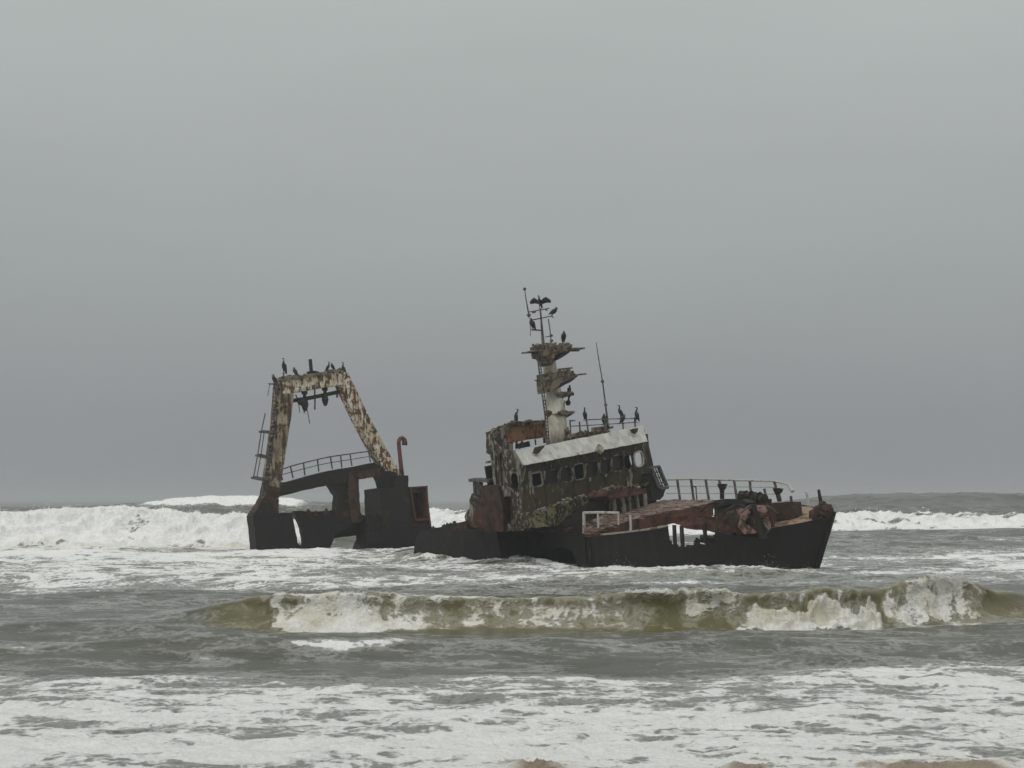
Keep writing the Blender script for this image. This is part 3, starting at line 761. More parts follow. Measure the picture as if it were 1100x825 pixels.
# hanging blocks are things of their own
def pulley(px, top, bottom, w, label, extra=False):
    t = empty('pulley_block', S0(px, bottom, .1)); tag(t, label, 'pulley block', 'blocks hanging under the gantry')
    m = MB(); m.tube(SP([(px - .4, top), (px, top + (bottom - top) * .45)], .1), .13, 6); m.tube([S0(px - .3, top + 1, .1), S0(px - .3, top + 4, .1)], .22, 8); m.build('shackle', M['block'], t)
    m = MB(); a = top + (bottom - top) * .38
    L_ = bottom - a
    m.tube(SP([(px - .2, a), (px - .1, a + L_ * .18), (px, a + L_ * .45), (px + .2, a + L_ * .75), (px + .3, a + L_)], .1), [.12, w * .8, w, w * .75, .1], 10)
    if extra: m.tube(SP([(px - 6.5, 429.5), (px - 4, 431), (px - 1, 434)], .1), [.2, .3, .22], 8)
    m.build('sheave_cheek', M['block'], t)
pulley(327.4, 419.5, 441.8, .27, 'bulky dark pulley block with frayed ends, left one under the gantry beam', True)
pulley(349.2, 415.5, 436, .25, 'neat teardrop pulley block, right one under the gantry beam')

# ------------------------------------------------------------------ fore part of the wreck
fore = empty('wrecked_bow', at(700, 605, 76))
tag(fore, 'listing black hull of the wreck with wheelhouse, mast and rust red foredeck', 'shipwreck')
# --- bow shell, lofted between the two deck edges
zsu, zsz = z_line([(560, 577), (600, 577), (632, 576), (661, 573.5), (690, 570), (718, 565.5), (745, 566), (768, 571), (790, 576), (813, 577.5), (822, 570), (828, 567), (850, 563.5), (874, 558.5), (886, 553), (893, 549.5)], -1)
zpu, zpz = z_line([(640, 545), (700, 539), (729, 537), (766, 537), (812, 537), (840, 538.8), (866, 543), (893, 549.5)], 1)
def shell(u, t, side):
    zt = float(np.interp(u, zsu, zsz) if side < 0 else np.interp(u, zpu, zpz))
    z = zt + (-1.3 - zt) * t
    b = beam_half(u) * (1 - .20 * t * (.4 + .6 * min(1, max(0, u) / 12)))
    uu = u - 1.55 * t * max(0, u / 15) ** 5
    q = G0 + GU * uu + GV * side * b
    bulge = .10 * noise.noise(Vector((u * .7, z * .8, 3))) + .022 * math.cos(u * 2 * math.pi / .75) * (.5 + noise.noise(Vector((u * .5, z * .6, 9))))
    return np.array([q[0] + GV[0] * bulge, q[1] + GV[1] * bulge, z])
hole = [(718, 565), (728, 567), (740, 566), (752, 568), (760, 567.5), (768, 569), (769, 575), (766, 579), (769, 583), (765, 588), (760, 587), (755, 590), (748, 587), (741, 590.5), (730, 591), (722, 589), (719, 583), (717, 575)]
hole_ = [(x, 560 + (y - 560) * .86) for x, y in hole]
def shell_mesh(us, rows, side, cut=None, thick=.06):
    mb = MB(); grid = [[shell(u, r / rows, side) for r in range(rows + 1)] for u in us]
    n = len(us); vs = [p for c in grid for p in c]; k = rows + 1
    keep = []
    for i in range(n - 1):
        for j in range(rows):
            if cut:
                c = (grid[i][j] + grid[i + 1][j + 1]) / 2
                if inside(proj(c), cut): continue
            keep.append((i * k + j, (i + 1) * k + j, (i + 1) * k + j + 1, i * k + j + 1))
    off = np.array([GV[0], GV[1], 0]) * (-side * thick)
    mb.v = [tuple(map(float, p)) for p in vs] + [tuple(map(float, p + off)) for p in vs]
    N_ = len(vs); fs = list(keep) + [tuple(x + N_ for x in reversed(f)) for f in keep]
    cnt = {}
    for f in keep:
        for a, b in zip(f, f[1:] + f[:1]): cnt.setdefault((min(a, b), max(a, b)), []).append((a, b))
    for l in cnt.values():
        if len(l) == 1: a, b = l[0]; fs.append((b, a, a + N_, b + N_))
    mb.f = fs
    return mb
sh = shell_mesh(list(np.linspace(2.9, 15, 150)), 34, -1, hole_)
hull = sh.build('hull_side', M['hull'], fore)
hull['label'] = 'black starboard bow plating with a torn see-through gap'
shell_mesh(list(np.linspace(9.6, 15, 60)), 20, 1).build('hull_side', M['hull'], fore)
for x, a, b in ((722.5, 564, 588), (730.5, 565, 588), (755, 562, 583)):
    m = MB(); p, q = plan(x - .6, a, -1), plan(x + .6, b, -1)
    m.beam(p + np.array([.12, .12, 0]), q + np.array([.12, .12, 0]), .17, .17, .12, .12, (GU[0], GU[1], 0), 2, .01)
    m.build('hull_frame', M['dark'], fore)
m = MB()
for x, y, r in ((743, 579.5, .22), (749, 581, .26), (760, 578, .3), (764, 580, .26), (736, 583, .2)): m.blob(plan(x, y, -1) + np.array([.7, .7, 0]), r, .9)
m.build('wreckage_debris', M['dark'], fore)['kind'] = 'stuff'
# inner transverse bulkhead (aft end of the open hold)
m = MB(); a = shell(10.6, .05, -1); b = shell(10.6, 1, -1); c = b + np.array([GV[0], GV[1], 0]) * 7.4; d = a + np.array([GV[0], GV[1], .17]) * 7.4
m.plate([a, b, c, d], np.array([GU[0], GU[1], 0]) * .08, (), .5, .05); m.build('bulkhead', M['dark'], fore)
# gunwale ledge along the starboard edge
m = MB()
ups = [shell(u, 0, -1) + np.array([0, 0, .03]) for u in np.linspace(2.9, 7.9, 14)]
for a, b in zip(ups[:-1], ups[1:]): m.beam(a, b, .34, .34, .1, .1, (GV[0], GV[1], 0), 1, .01)
m.build('gunwale', M['post'], fore)
# stem bar
m = MB(); m.tube([shell(15, t, -1) for t in np.linspace(0, 1, 9)], .12, 8); m.build('stem', M['hull'], fore)
# --- bow deck
def ruled(us, n, lift, name, mat, v0=0., v1=1.):
    mb = MB(); vs = []
    for u in us:
        a, b = shell(12.3 + 2.65 * u, 0, -1), shell(10.2 + 4.75 * u, 0, 1)
        for k in range(n + 1):
            t = v0 + (v1 - v0) * k / n; p = a + (b - a) * t
            p = p + np.array([0, 0, lift + .08 * noise.fractal(V(p * 1.1), 1, 2, 3)])
            vs.append(p)
    fs = [(i * (n + 1) + k, (i + 1) * (n + 1) + k, (i + 1) * (n + 1) + k + 1, i * (n + 1) + k + 1) for i in range(len(us) - 1) for k in range(n)]
    N_ = len(vs)
    mb.add(vs + [p - np.array([0, 0, .1]) for p in vs], fs + [tuple(x + N_ for x in reversed(f)) for f in fs])
    return mb.build(name, mat, fore, True)
ruled(list(np.linspace(0, 1, 34)), 18, -.02, 'bow_deck', M['sand'])
# --- foredeck plate, its torn fold and the crumpled front
FP = lambda x, y: FORE.on(x, y, 2, 0)
near = [(629, 575), (645, 569.5), (661, 564.5), (678, 558.5), (690, 555.5), (706, 552), (720, 549), (738, 546), (752, 543), (766, 540)]
far = [(625, 562), (642, 556), (655, 550.5), (672, 547.5), (686, 545), (700, 541), (716, 537.2), (735, 536.6), (752, 536.4), (766, 536.8)]
def deckpt(i, px, py):
    p = FP(px, py)
    return p if i > 1 else (p + plan(px, py, -1) * (2 - i)) / (3 - i)
mb = MB(); nn = 8; rows_ = []
for i in range(len(near)):
    a, b = deckpt(i, *near[i]), deckpt(i, *far[i])
    rows_.append([a + (b - a) * k / nn for k in range(nn + 1)])
vs = []
sub = 5
for i in range((len(near) - 1) * sub + 1):
    k = min(i // sub, len(near) - 2); f_ = i / sub - k
    for j in range(nn + 1):
        p = rows_[k][j] * (1 - f_) + rows_[k + 1][j] * f_
        vs.append(p + np.array([0, 0, .06 * noise.fractal(V(p * 1.3), 1, 2, 3)]))
nr = (len(near) - 1) * sub + 1
fs = [(i * (nn + 1) + k, (i + 1) * (nn + 1) + k, (i + 1) * (nn + 1) + k + 1, i * (nn + 1) + k + 1) for i in range(nr - 1) for k in range(nn)]
mb.add(vs + [p - np.array([0, 0, .12]) for p in vs], fs + [tuple(x + len(vs) for x in reversed(f)) for f in fs])
mb.build('foredeck', M['deck'], fore, True)
# loose planks and scale on the deck
mb = MB()
for i in range(70):
    a = random.choice(vs[:-9 * 6]); L_ = random.uniform(.3, 1.0)
    d = np.array([GU[0], GU[1], 0]) * L_
    mb.beam(a + np.array([0, 0, .02]), a + d + np.array([0, 0, .02 + random.uniform(-.02, .03)]), .09, .05, .03, .03, (GV[0], GV[1], 0), 2, .02)
mb.build('deck_scale', M['deck'], fore)['kind'] = 'stuff'
mb = MB(); low = []
edge = [vs[i * (nn + 1)] for i in range(nr)]
drop = [.05 + .68 * min(1, i / 12) + .06 * noise.noise(Vector((i * .9, 0, 0))) for i in range(nr)]
outw = np.array([-GV[0], -GV[1], 0])
V0 = []
for i, p in enumerate(edge):
    for t, o in ((0, 0.02), (.5, .10), (1, .03)):
        V0.append(p + outw * (o + .05 * noise.noise(Vector((i * .5, t * 3, 8)))) - np.array([0, 0, drop[i] * t]))
fs = [(i * 3 + k, i * 3 + k + 1, i * 3 + k + 4, i * 3 + k + 3) for i in range(nr - 1) for k in range(2)]
mb.add(V0 + [p - outw * .08 for p in V0], fs + [tuple(x + len(V0) for x in reversed(f)) for f in fs])
mb.build('torn_deck_fold', M['red'], fore)
# shelf of buckled plating under the fold
def crum(name, mat, pts, dv, thick=.1, dent=.12, rag=.8, step=4):
    """buckled plate: each corner's sight line is cut by the vertical plane v = dv across the fore body"""
    out = []
    for x, y in ragged(pts, rag, step):
        d = ray(x, y); n = np.array([GV[0], GV[1], 0]); o = np.array([G0[0], G0[1], 0]) + n * dv
        out.append(C0 + d * (((o - C0) @ n) / (d @ n)))
    m = MB(); m.plate(out, np.array([GV[0], GV[1], 0]) * thick, (), .3, dent, 1.2)
    return m.build(name, mat, fore)
crum('buckled_shelf', M['red'], [(722, 561), (742, 557), (762, 555), (790, 558), (812, 566), (812, 573), (790, 573), (770, 573), (752, 569), (738, 568)], -1.2, .4)
crum('inner_plating', M['dark'], [(766, 540), (795, 538), (830, 545), (836, 570), (812, 580), (768, 577)], .6, .2)
crum('buckled_plate', M['brown'], [(770, 552), (790, 548), (808, 556), (815, 570), (795, 576), (768, 572)], -2.2, .12)
crum('buckled_plate', M['brown'], [(812, 543), (824, 541), (829, 556), (830, 567), (818, 579), (808, 566)], -1.9, .12)
crum('buckled_plate', M['pink'], [(790.5, 548), (802, 544.5), (806, 551), (800, 562), (812, 572), (800, 574), (793, 566), (795, 558)], -2.5, .08, .08)
crum('buckled_plate', M['pink'], [(809, 543.5), (821, 543), (824, 549), (818, 555), (815, 560), (811, 552)], -2.6, .08, .08)
crum('buckled_plate', M['pink'], [(812, 562), (824, 555), (827, 567), (818, 576)], -2.3, .08, .08)
crum('fallen_beam', M['dark'], [(807, 541), (811, 541), (816, 562), (821, 578), (816, 579), (811, 562)], -2.7, .3, .03, .3)
crum('deck_girder', M['dark'], [(766, 537.5), (780, 535.8), (797, 536.2), (803, 540), (800, 544.5), (783, 541.5), (766, 546)], -1.0, .8, .05, .4)
crum('deck_box', M['brown'], [(824.5, 540.5), (846, 539), (848.5, 557.5), (829, 559)], -.4, 1.2, .03, .2)
m = MB()
def FV(x, y, dv):
    d = ray(x, y); n = np.array([GV[0], GV[1], 0]); o = np.array([G0[0], G0[1], 0]) + n * dv
    return C0 + d * (((o - C0) @ n) / (d @ n))
gu3 = np.array([GU[0], GU[1], 0])
for x, y, r, w in ((799, 534, .36, .35), (803.5, 533.2, .3, .5), (808, 536, .26, .8), (814, 535.5, .36, .3), (818, 537, .32, .45)):
    c = FV(x, y, 0.2); m.tube([c - gu3 * w / 2, c - gu3 * w * .2, c + gu3 * w * .2, c + gu3 * w / 2], [r, r * .8, r * .8, r], 12)
m.tube([FV(795, 535, .2), FV(822, 539, .2)], .16, 8); m.box(FV(810, 540, .3), 1.8, .6, .4, np.array([gu3, [GV[0], GV[1], 0], [0, 0, 1]]))
m.build('windlass', M['dark'], fore)
# --- bow fittings
m = MB()
for x, y, r in ((876, 553, .3), (880, 550, .34), (884, 548, .3), (886, 545.5, .22), (889, 548, .3), (883, 541.5, .16), (879, 557, .25), (887, 552, .3)):
    m.blob(FV(x, y, -.1), r, .5, 8, 6)
m.tube([FV(874.5, 558, -.5), FV(876, 551, -.5)], .14, 8); m.tube([FV(889, 556, 0), FV(892, 549, 0)], .2, 8)
m.build('bow_fairlead', M['brown'], fore)
m = MB(); m.tube([FV(879.3, 526, 0), FV(881.8, 540, 0), FV(883, 548, 0)], [.07, .1, .13], 7); m.tube([FV(882, 540, 0), FV(886, 540.5, 0)], .1, 6); m.build('jackstaff', M['dark'], fore)
m = MB(); m.tube([FV(865.3, 528.6, 2.6), FV(866.5, 529, 2.6), FV(867.2, 533, 2.6), FV(868.5, 544, 2.6)], .07, 6); m.build('bent_stanchion', M['palerail'], fore)
for k in range(9):                         # loose cable and bent pipe over the wreckage
    x, y = random.uniform(772, 835), random.uniform(541, 560); L_ = random.uniform(14, 34); sg_ = random.choice((-1, 1)); dv = random.uniform(-2.9, -1.6)
    m = MB(); m.tube([FV(x + sg_ * L_ * t, y + 11 * t * t * random.uniform(.6, 1) - 3 * math.sin(3 * t), dv + .3 * math.sin(5 * t)) for t in np.linspace(0, 1, 7)], random.choice((.03, .045, .06)), 5)
    m.build('loose_cable', random.choice((M['dark'], M['brown'], M['rail'])), fore)
# --- port railing of the foredeck
rl = [(715, 515.3), (728, 515), (742, 514.6), (758, 515), (773, 515.4), (789, 515.8), (805, 516.2), (818, 516.6), (832, 517), (841, 519), (847.5, 521)]
P1 = lambda x, y: plan(x, y, 1)
rail = MB(); rail.tube([P1(x, y) for x, y in rl], .055, 6)
for fr, to in ((.33, 8), (.68, 7)):
    rail.tube([P1(x + 1.5 * fr, y + (537 - y) * fr + (2 if False else 0)) for x, y in rl[:to + 2]], .028, 5)
rail.tube([P1(847.3, 520.6), P1(851.5, 528)], .1, 6)
ro = rail.build('railing', M['palerail'], fore)
for a, b in (((727.4, 515), (730.6, 537)), ((742.2, 514.5), (745.2, 537)), ((758, 515), (761.5, 537)), ((772.6, 515.4), (775.6, 536)), ((788.5, 515.8), (791.5, 536)), ((805.5, 516.4), (806.5, 529)), ((821, 525), (824, 539)), ((831.6, 517), (838, 538.5)), ((849.5, 533), (850.3, 541))):
    m = MB(); m.tube([P1(*a), P1(*b)], .075, 6); m.build('stanchion', M['rail'], ro)
m = MB(); m.tube([P1(747.5, 523), P1(748.5, 537)], .04, 5); m.tube([P1(743, 522.5), P1(748, 523)], .04, 5); m.build('rail_gate', M['rail'], ro)
for x, y, xb, yb in ((776, 521.5, 775.6, 536), (835.8, 526, 837.5, 538)):
    m = MB(); m.tube([P1(xb, yb), P1(x - .2, y + 5), P1(x, y + 2.2), P1(x, y - 1.6), P1(x, y - 1.8)], [.13, .13, .24, .3, .12], 9); m.build('mushroom_vent', M['dark'], fore)

# --- midship hull low in the water
def PLm(name, mat, pts, thick=.12, side=-1, rag=.7, step=5, dent=.08, inset=0.):
    m = MB(); o = np.array([GV[0], GV[1], 0])
    m.plate([plan(x, y, side) + o * inset for x, y in ragged(pts, rag, step)], o * thick, (), .4, dent)
    return m.build(name, mat, fore)
PLm('midship_shell', M['hull'], [(444.5, 594), (446, 580), (449, 572), (456, 569.3), (468, 567), (478, 565), (492, 561.5), (500, 563.5), (517, 566.5), (536, 569.5), (546, 572), (545, 580), (541, 590), (542, 612), (446, 612)], .6)
PLm('midship_shell', M['hull'], [(536, 571), (556, 570), (580, 568), (606, 566), (640, 566), (642, 580), (632, 600), (630, 616), (610, 616), (602, 592), (590, 588), (578, 592), (566, 588), (552, 590), (538, 590)], .5, inset=.9)
PLm('dark_gap_fill', M['hull'], [(486, 574), (520, 573), (560, 574), (600, 576), (632, 578), (636, 618), (490, 618)], .4, inset=2.2)  # added black sheet standing in for the shaded void behind the shell
for x, a, b in ((565, 564, 583), (568, 570, 586), (623.8, 574, 606), (630, 584, 600), (548, 571, 588)):
    m = MB(); m.beam(plan(x, a, -1) + np.array([.2, .2, 0]), plan(x + 1.5, b, -1) + np.array([.2, .2, 0]), .16, .16, .14, .14, (GU[0], GU[1], 0), 2, .015)
    m.build('hull_frame', M['dark'], fore)
m = MB()
for i in range(40):
    x = random.uniform(470, 640); m.blob(plan(x, np.interp(x, [470, 495, 540, 640], [568, 563, 570, 567]) + random.uniform(-1, 3), -1) + np.array([GV[0], GV[1], 0]) * random.uniform(.1, 1.6), random.uniform(.08, .26), .9, sc=(1.6, 1, .6))
m.build('deck_debris', M['brown'], fore)['kind'] = 'stuff'

for k in range(16):
    x = random.uniform(452, 520); y = float(np.interp(x, [452, 480, 500, 520], [571, 566, 563.5, 567])); w_ = random.uniform(2, 6); hgt = random.uniform(2, 7)
    PLm('bent_plate', random.choice((M['brown'], M['dark'], M['red'])), [(x - w_, y + 4), (x - w_ * .6, y - hgt * random.random()), (x + random.uniform(-1, 1), y - hgt), (x + w_ * .7, y - hgt * random.random() * .6), (x + w_, y + 4)], .05, -1, .4, 2, .1, random.uniform(.05, 1.4))
# --- wheelhouse
Hh = lambda x, y, u=0.0: HOUSE.on(x, y, 0, u)
Hu, Hv, Hw = HOUSE.ax(0), HOUSE.ax(1), HOUSE.ax(2)
house = fore
def roundrect(cx, cy, w, h, sl, n=20, p=3.2):
    out = []
    for i in range(n):
        a = 2 * math.pi * i / n; c, s_ = math.cos(a), math.sin(a)
        x = math.copysign(abs(c) ** (2 / p), c) * w / 2; y = math.copysign(abs(s_) ** (2 / p), s_) * h / 2
        out.append((cx + x + y * .10, cy + y - x * sl))
    return out
wins = [(576.4, 515, 10.5, 14), (592.8, 512.4, 12, 14), (607.6, 509.6, 11, 15), (622.2, 506.6, 9.6, 15.5), (636.4, 504, 10, 15.5), (650.3, 501, 11, 15), (663.3, 497.5, 11, 16), (675, 495.8, 9, 15), (686, 493.2, 8.5, 14.5)]
wl_ = [roundrect(x, y, w * 1.12, h * 1.08, .2, p=5.5 if i in (0, 3) else 3.2) for i, (x, y, w, h) in enumerate(wins)]
fw = prism('front_wall', M['front'], house, HOUSE, 0, 0, [(563, 494), (600, 486), (650, 476), (696, 466), (697.5, 480), (702, 500), (706, 522), (694, 527), (655, 530), (640, 541), (622, 553), (600, 560), (561, 566), (562, 540)], -.12, .25, 8, .035, [list(reversed(w)) for w in wl_], .5)
for i, w in enumerate(wl_):
    m = MB(); ring = [Hh(x, y, .035) for x, y in w]; r0 = .065 if i in (0, 8) else .04
    m.tube(ring + [ring[0]], [r0 * random.uniform(.6, 1.25) for _ in ring] + [r0], 5, False)
    wf = m.build('window_frame', M['mast'] if i == 8 else M['post'] if i in (0, 3) else M['side'], house)
    if i in (1, 2, 4, 5, 6):
        m = MB(); m.plate([Hh(x, y, -.09) for x, y in roundrect(*wins[i][:2], wins[i][2] * 1.12 + .6, wins[i][3] * 1.08 + .6, .2)], Hu * -.03); m.build('pane', M['pane'], wf)
# pale paint left below the sills
for x, y, L_ in ((573, 523, 9), (569.5, 506, 26), (570.5, 508, 14), (629.5, 498, 17), (615, 503, 14), (643.5, 497, 12), (634, 513, 5), (651, 509, 4), (656.5, 494, 10), (676.5, 504, 20), (678, 508, 22), (675, 512, 14), (600, 507, 12), (692, 476, 10), (585, 506, 10)):
    q = ragged([(x - 1.2, y), (x + 1.4, y - .4), (x + 1.2, y + L_ * .6), (x + .2, y + L_), (x - 1.0, y + L_ * .7)], .5, 2)
    m = MB(); m.plate([Hh(a, b, .045) for a, b in q], Hu * -.02, (), .5)
    m.build('paint_remnant', M['post'], house)
# interior and the other walls
Hs = lambda x, y, v: HOUSE.on(x, y, 1, v)
vS, vP = HOUSE.M[1] @ (Hh(562, 520) - HOUSE.O), HOUSE.M[1] @ (Hh(698, 495) - HOUSE.O)
side = prism('side_wall', M['side'], house, HOUSE, 1, vS, [(563.5, 499), (556, 484.5), (540, 483), (533, 477), (526.3, 464), (526.2, 490), (529, 508), (531, 522), (534, 560), (537, 571), (561.5, 570), (562.5, 540)], .12, .3, 6, .04, [list(reversed(roundrect(553, 517, 9, 19, .1, p=2.6))), [(541, 534), (549.5, 533), (550, 562), (542, 563)]])
side['label'] = 'starboard wheelhouse side with peeling grey paint and an oval window'
m = MB(); ring = [Hs(x, y, vS - .03) for x, y in roundrect(553, 517, 9, 19, .1, p=2.6)]; m.tube(ring + [ring[0]], .05, 5, False); m.build('window_frame', M['side'], house)
m = MB(); q = [Hs(x, y, vS - .03) for x, y in ((541, 564), (541, 534), (549.5, 533), (550, 563))]; m.tube(q, .05, 5); m.build('door_frame', M['brown'], house)
for a, b, w in (((561.5, 500), (559.5, 556), .16), ((536.5, 484), (541, 570), .10), ((530, 470), (533, 520), .09)):
    m = MB(); m.beam(Hs(*a, vS - .05), Hs(*b, vS - .05), w, w, .08, .08, Hu, 4, .01); m.build('corner_post', M['side'], house)
Hc = lambda u, v, w: HOUSE.P(u, v, w)
uB = -2.75
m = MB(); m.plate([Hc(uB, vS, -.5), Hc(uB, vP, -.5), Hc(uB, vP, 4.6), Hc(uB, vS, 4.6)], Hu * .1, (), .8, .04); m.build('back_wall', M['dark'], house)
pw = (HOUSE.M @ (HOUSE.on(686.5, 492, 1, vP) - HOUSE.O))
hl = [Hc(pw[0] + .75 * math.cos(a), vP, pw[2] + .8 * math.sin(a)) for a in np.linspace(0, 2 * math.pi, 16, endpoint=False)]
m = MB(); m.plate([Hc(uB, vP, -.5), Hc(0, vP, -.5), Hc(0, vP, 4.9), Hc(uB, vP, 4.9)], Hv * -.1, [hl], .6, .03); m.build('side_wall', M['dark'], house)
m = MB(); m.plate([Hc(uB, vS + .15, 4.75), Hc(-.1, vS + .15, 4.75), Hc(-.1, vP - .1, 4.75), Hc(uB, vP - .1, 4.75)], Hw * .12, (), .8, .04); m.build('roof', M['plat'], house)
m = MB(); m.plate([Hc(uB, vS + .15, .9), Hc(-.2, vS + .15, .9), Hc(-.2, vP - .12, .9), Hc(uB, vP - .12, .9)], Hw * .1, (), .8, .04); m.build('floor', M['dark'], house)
# white visor round the bridge top, its foot standing forward of the wall
def bandpt(x, y, f_): return Hh(x, y, .05 + .55 * f_)
tl, tr, rr_, br, bl = (555, 484.6), (690.3, 457.3), (696.6, 470.4), (694, 475), (563.5, 499.8)
n = 44; vs = []
for i in range(n + 1):
    t = i / n
    tx, ty = tl[0] + (tr[0] - tl[0]) * t, tl[1] + (tr[1] - tl[1]) * t
    bx, by = bl[0] + (695.6 - bl[0]) * t, bl[1] + (474.2 - bl[1]) * t
    for k in range(5):
        f_ = k / 4; p = bandpt(tx + (bx - tx) * f_, ty + (by - ty) * f_ + (random.uniform(-.25, .25) if k in (0, 4) else 0), f_)
        vs.append(p + Hu * .04 * noise.noise(V(p * .8)))
fs = [(i * 5 + k, (i + 1) * 5 + k, (i + 1) * 5 + k + 1, i * 5 + k + 1) for i in range(n) for k in range(4)]
N_ = len(vs); back = [p - Hu * .1 for p in vs]
ed = [(i * 5, (i + 1) * 5) for i in range(n)] + [(n * 5 + k, n * 5 + k + 1) for k in range(4)] + [((i + 1) * 5 + 4, i * 5 + 4) for i in range(n)] + [(k + 1, k) for k in range(4)]
m = MB(); m.add(vs + back, fs + [tuple(x + N_ for x in reversed(f)) for f in fs] + [(b, a, a + N_, b + N_) for a, b in ed])
visor = m.build('bridge_visor', M['white'], house)
m = MB()                                   # soffit closing the visor to the wall
for i in range(n): m.add([vs[i * 5 + 4] - Hu * .05, vs[(i + 1) * 5 + 4] - Hu * .05, vs[(i + 1) * 5 + 4] - Hu * .62 + Hw * .06, vs[i * 5 + 4] - Hu * .62 + Hw * .06], [(0, 1, 2, 3)])
m.build('soffit', M['front'], visor)
prism('visor_wing', M['side'], house, HOUSE, 1, vS - .06, [(539.5, 483.5), (556, 484.5), (564.5, 500), (556, 504), (549, 501), (543, 505), (539.5, 500)], .06, .5, 3)
for q in ([(574, 480.5), (584, 478.3), (583, 481), (580, 484), (576, 488), (572, 487)], [(676, 461.5), (684, 459.8), (683.5, 464), (681, 466.5), (678, 465)]):
    m = MB(); m.plate([Hh(x, y, .16 + .55 * .35 + .0) for x, y in ragged(q, .4, 2)], Hu * .08, (), .4, .04)
    m.build('rusted_patch', M['front'], visor)
m = MB(); c = Hh(643.5, 482.5, .62)
m.tube([c - Hu * .05, c + Hu * .22, c + Hu * .24], [.17, .2, .12], 14); m.build('searchlight', M['mast'], visor)
m = MB(); ring = [Hh(x, y, .8) for x, y in ((643, 477.5), (648.3, 481), (645, 487.5), (639.5, 484))]; m.tube(ring + [ring[0]], .05, 5, False); m.build('lamp_bracket', M['post'], visor)
# lower front: crusted bulkhead, ledge, red hatch shelter
prism('lower_bulkhead', M['lichen'], house, HOUSE, 0, .16, [(552, 560), (556, 552), (575, 549.5), (600, 541), (628, 533), (655, 524.5), (668, 522), (668, 530), (650, 540), (628, 552), (620, 561), (592, 565), (552, 569)], -.2, .8, 3, .10)
m = MB()
for i in range(150):
    t = random.random(); x = 575 + 125 * t
    y = np.interp(x, [575, 600, 628, 655, 700], [550, 541.5, 532.5, 524, 521.5]) + random.gauss(0, 1.3)
    m.blob(Hh(x, y, random.uniform(.1, .5)), random.uniform(.04, .12), .9, 5, 4, (1, 1.2, .7))
for i in range(0):
    x = random.uniform(553, 620); m.blob(Hh(x, random.uniform(548, 564) - (x - 553) * .06, random.uniform(.18, .32)), random.uniform(.06, .17), .9, 5, 4)
m.build('guano_crust', M['crust'], house)['kind'] = 'stuff'
prism('hatch_roof', M['red'], house, HOUSE, 0, 1.6, [(653, 527.5), (668, 525.5), (694, 524.5), (695, 530), (680, 532.5), (655, 536.5), (651, 533)], -1.5, .4, 4)
prism('hatch_wall', M['front'], house, HOUSE, 0, .9, [(654, 534), (694, 529), (697, 548), (680, 552), (660, 556), (648, 556)], -.8, .4, 5)
for a, b, w in (((659, 535), (661.5, 553), .22), ((668, 534), (670.5, 551), .30), ((675.5, 533), (677.5, 550), .22), ((683.5, 531.5), (686, 549), .18), ((691.5, 530), (694, 548), .34)):
    m = MB(); m.beam(Hh(*a, 1.2), Hh(*b, 1.2), w, w * .9, .14, .14, Hv, 4, .015); m.build('hatch_post', M['post'], house)
prism('dark_bulkhead', M['dark'], house, HOUSE, 0, .6, [(622, 548), (640, 538), (655, 534), (660, 556), (640, 568), (612, 572), (606, 563)], -.5, .6, 4)  # dark steel plate filling the area left of the hatch
m = MB(); B1 = lambda x, y: plan(x, y, -1) + np.array([GV[0], GV[1], 0]) * .25
m.tube([B1(623.4, 550.8), B1(640, 550.6), B1(661.5, 551)], .07, 6); m.tube([B1(623.8, 551), B1(624.2, 573)], .09, 6); m.tube([B1(639, 551), B1(639.6, 569)], .06, 6); m.tube([B1(661, 551), B1(661, 564)], .04, 5)
m.tube([B1(674, 553), B1(674.3, 572)], .07, 6)
m.build('bulwark_rail', M['palerail'], fore)
# tilted grating beside the house
gp = lambda x, y, d=0.0: HOUSE.on(x, y, 0, .9 + d)
m = MB(); fr = [(698.8, 502), (708, 501), (717.5, 524), (708, 524.5)]
q = [gp(*p) for p in fr]
for a, b in zip(q, q[1:] + q[:1]): m.beam(a, b, .12, .12, .14, .14, Hu)
for t in (.25, .5, .75):
    m.tube([q[0] + (q[3] - q[0]) * t, q[1] + (q[2] - q[1]) * t], .04, 5); m.tube([q[0] + (q[1] - q[0]) * t, q[3] + (q[2] - q[3]) * t], .04, 5)
m.build('hanging_grating', M['rail'], house)
prism('ventilator_box', M['dark'], house, HOUSE, 0, .7, [(700, 508), (709, 520), (716, 524), (713, 533), (709, 537), (700, 536), (699, 522)], -.7, .5, 3)
# --- aft casing with its orange roof
uA = -3.6
Ha = lambda x, y: Hh(x, y, uA)
prism('casing_wall', M['orange'], house, HOUSE, 0, uA, [(541, 462), (552, 457), (570, 456), (587, 454), (587, 469.5), (570, 472), (552, 475.5), (541, 474)], -.2, .5, 4, .05)
prism('casing_side', M['side'], house, HOUSE, 0, uA + .3, [(526.2, 464), (543, 459), (544, 474), (551, 477), (551, 486), (530, 488), (526.2, 486)], -.3, .4, 4, .05)
m = MB(); ro_ = [Ha(x, y) for x, y in ragged([(525.8, 464), (533, 461.5), (543, 457.5), (551, 453.5), (570, 453), (587, 452.2), (587, 454.8), (570, 457), (553, 458.2), (543, 462), (527, 467)], .4, 4)]
m.plate([p + Hu * .15 for p in ro_], Hu * -.5, (), .5, .03); m.build('casing_roof', M['plat'], house)
for a, b, r in (((555, 474), (554.5, 482), .07), ((561, 474), (558, 482), .06), ((567, 474), (566.5, 479.5), .05), ((575, 472), (575.5, 478), .05), ((584.5, 470), (585, 476), .08), ((549, 475), (549, 484), .12)):
    m = MB(); m.tube([Ha(*a), Ha(*b)], r, 5); m.build('casing_post', M['dark'], house)
m = MB()
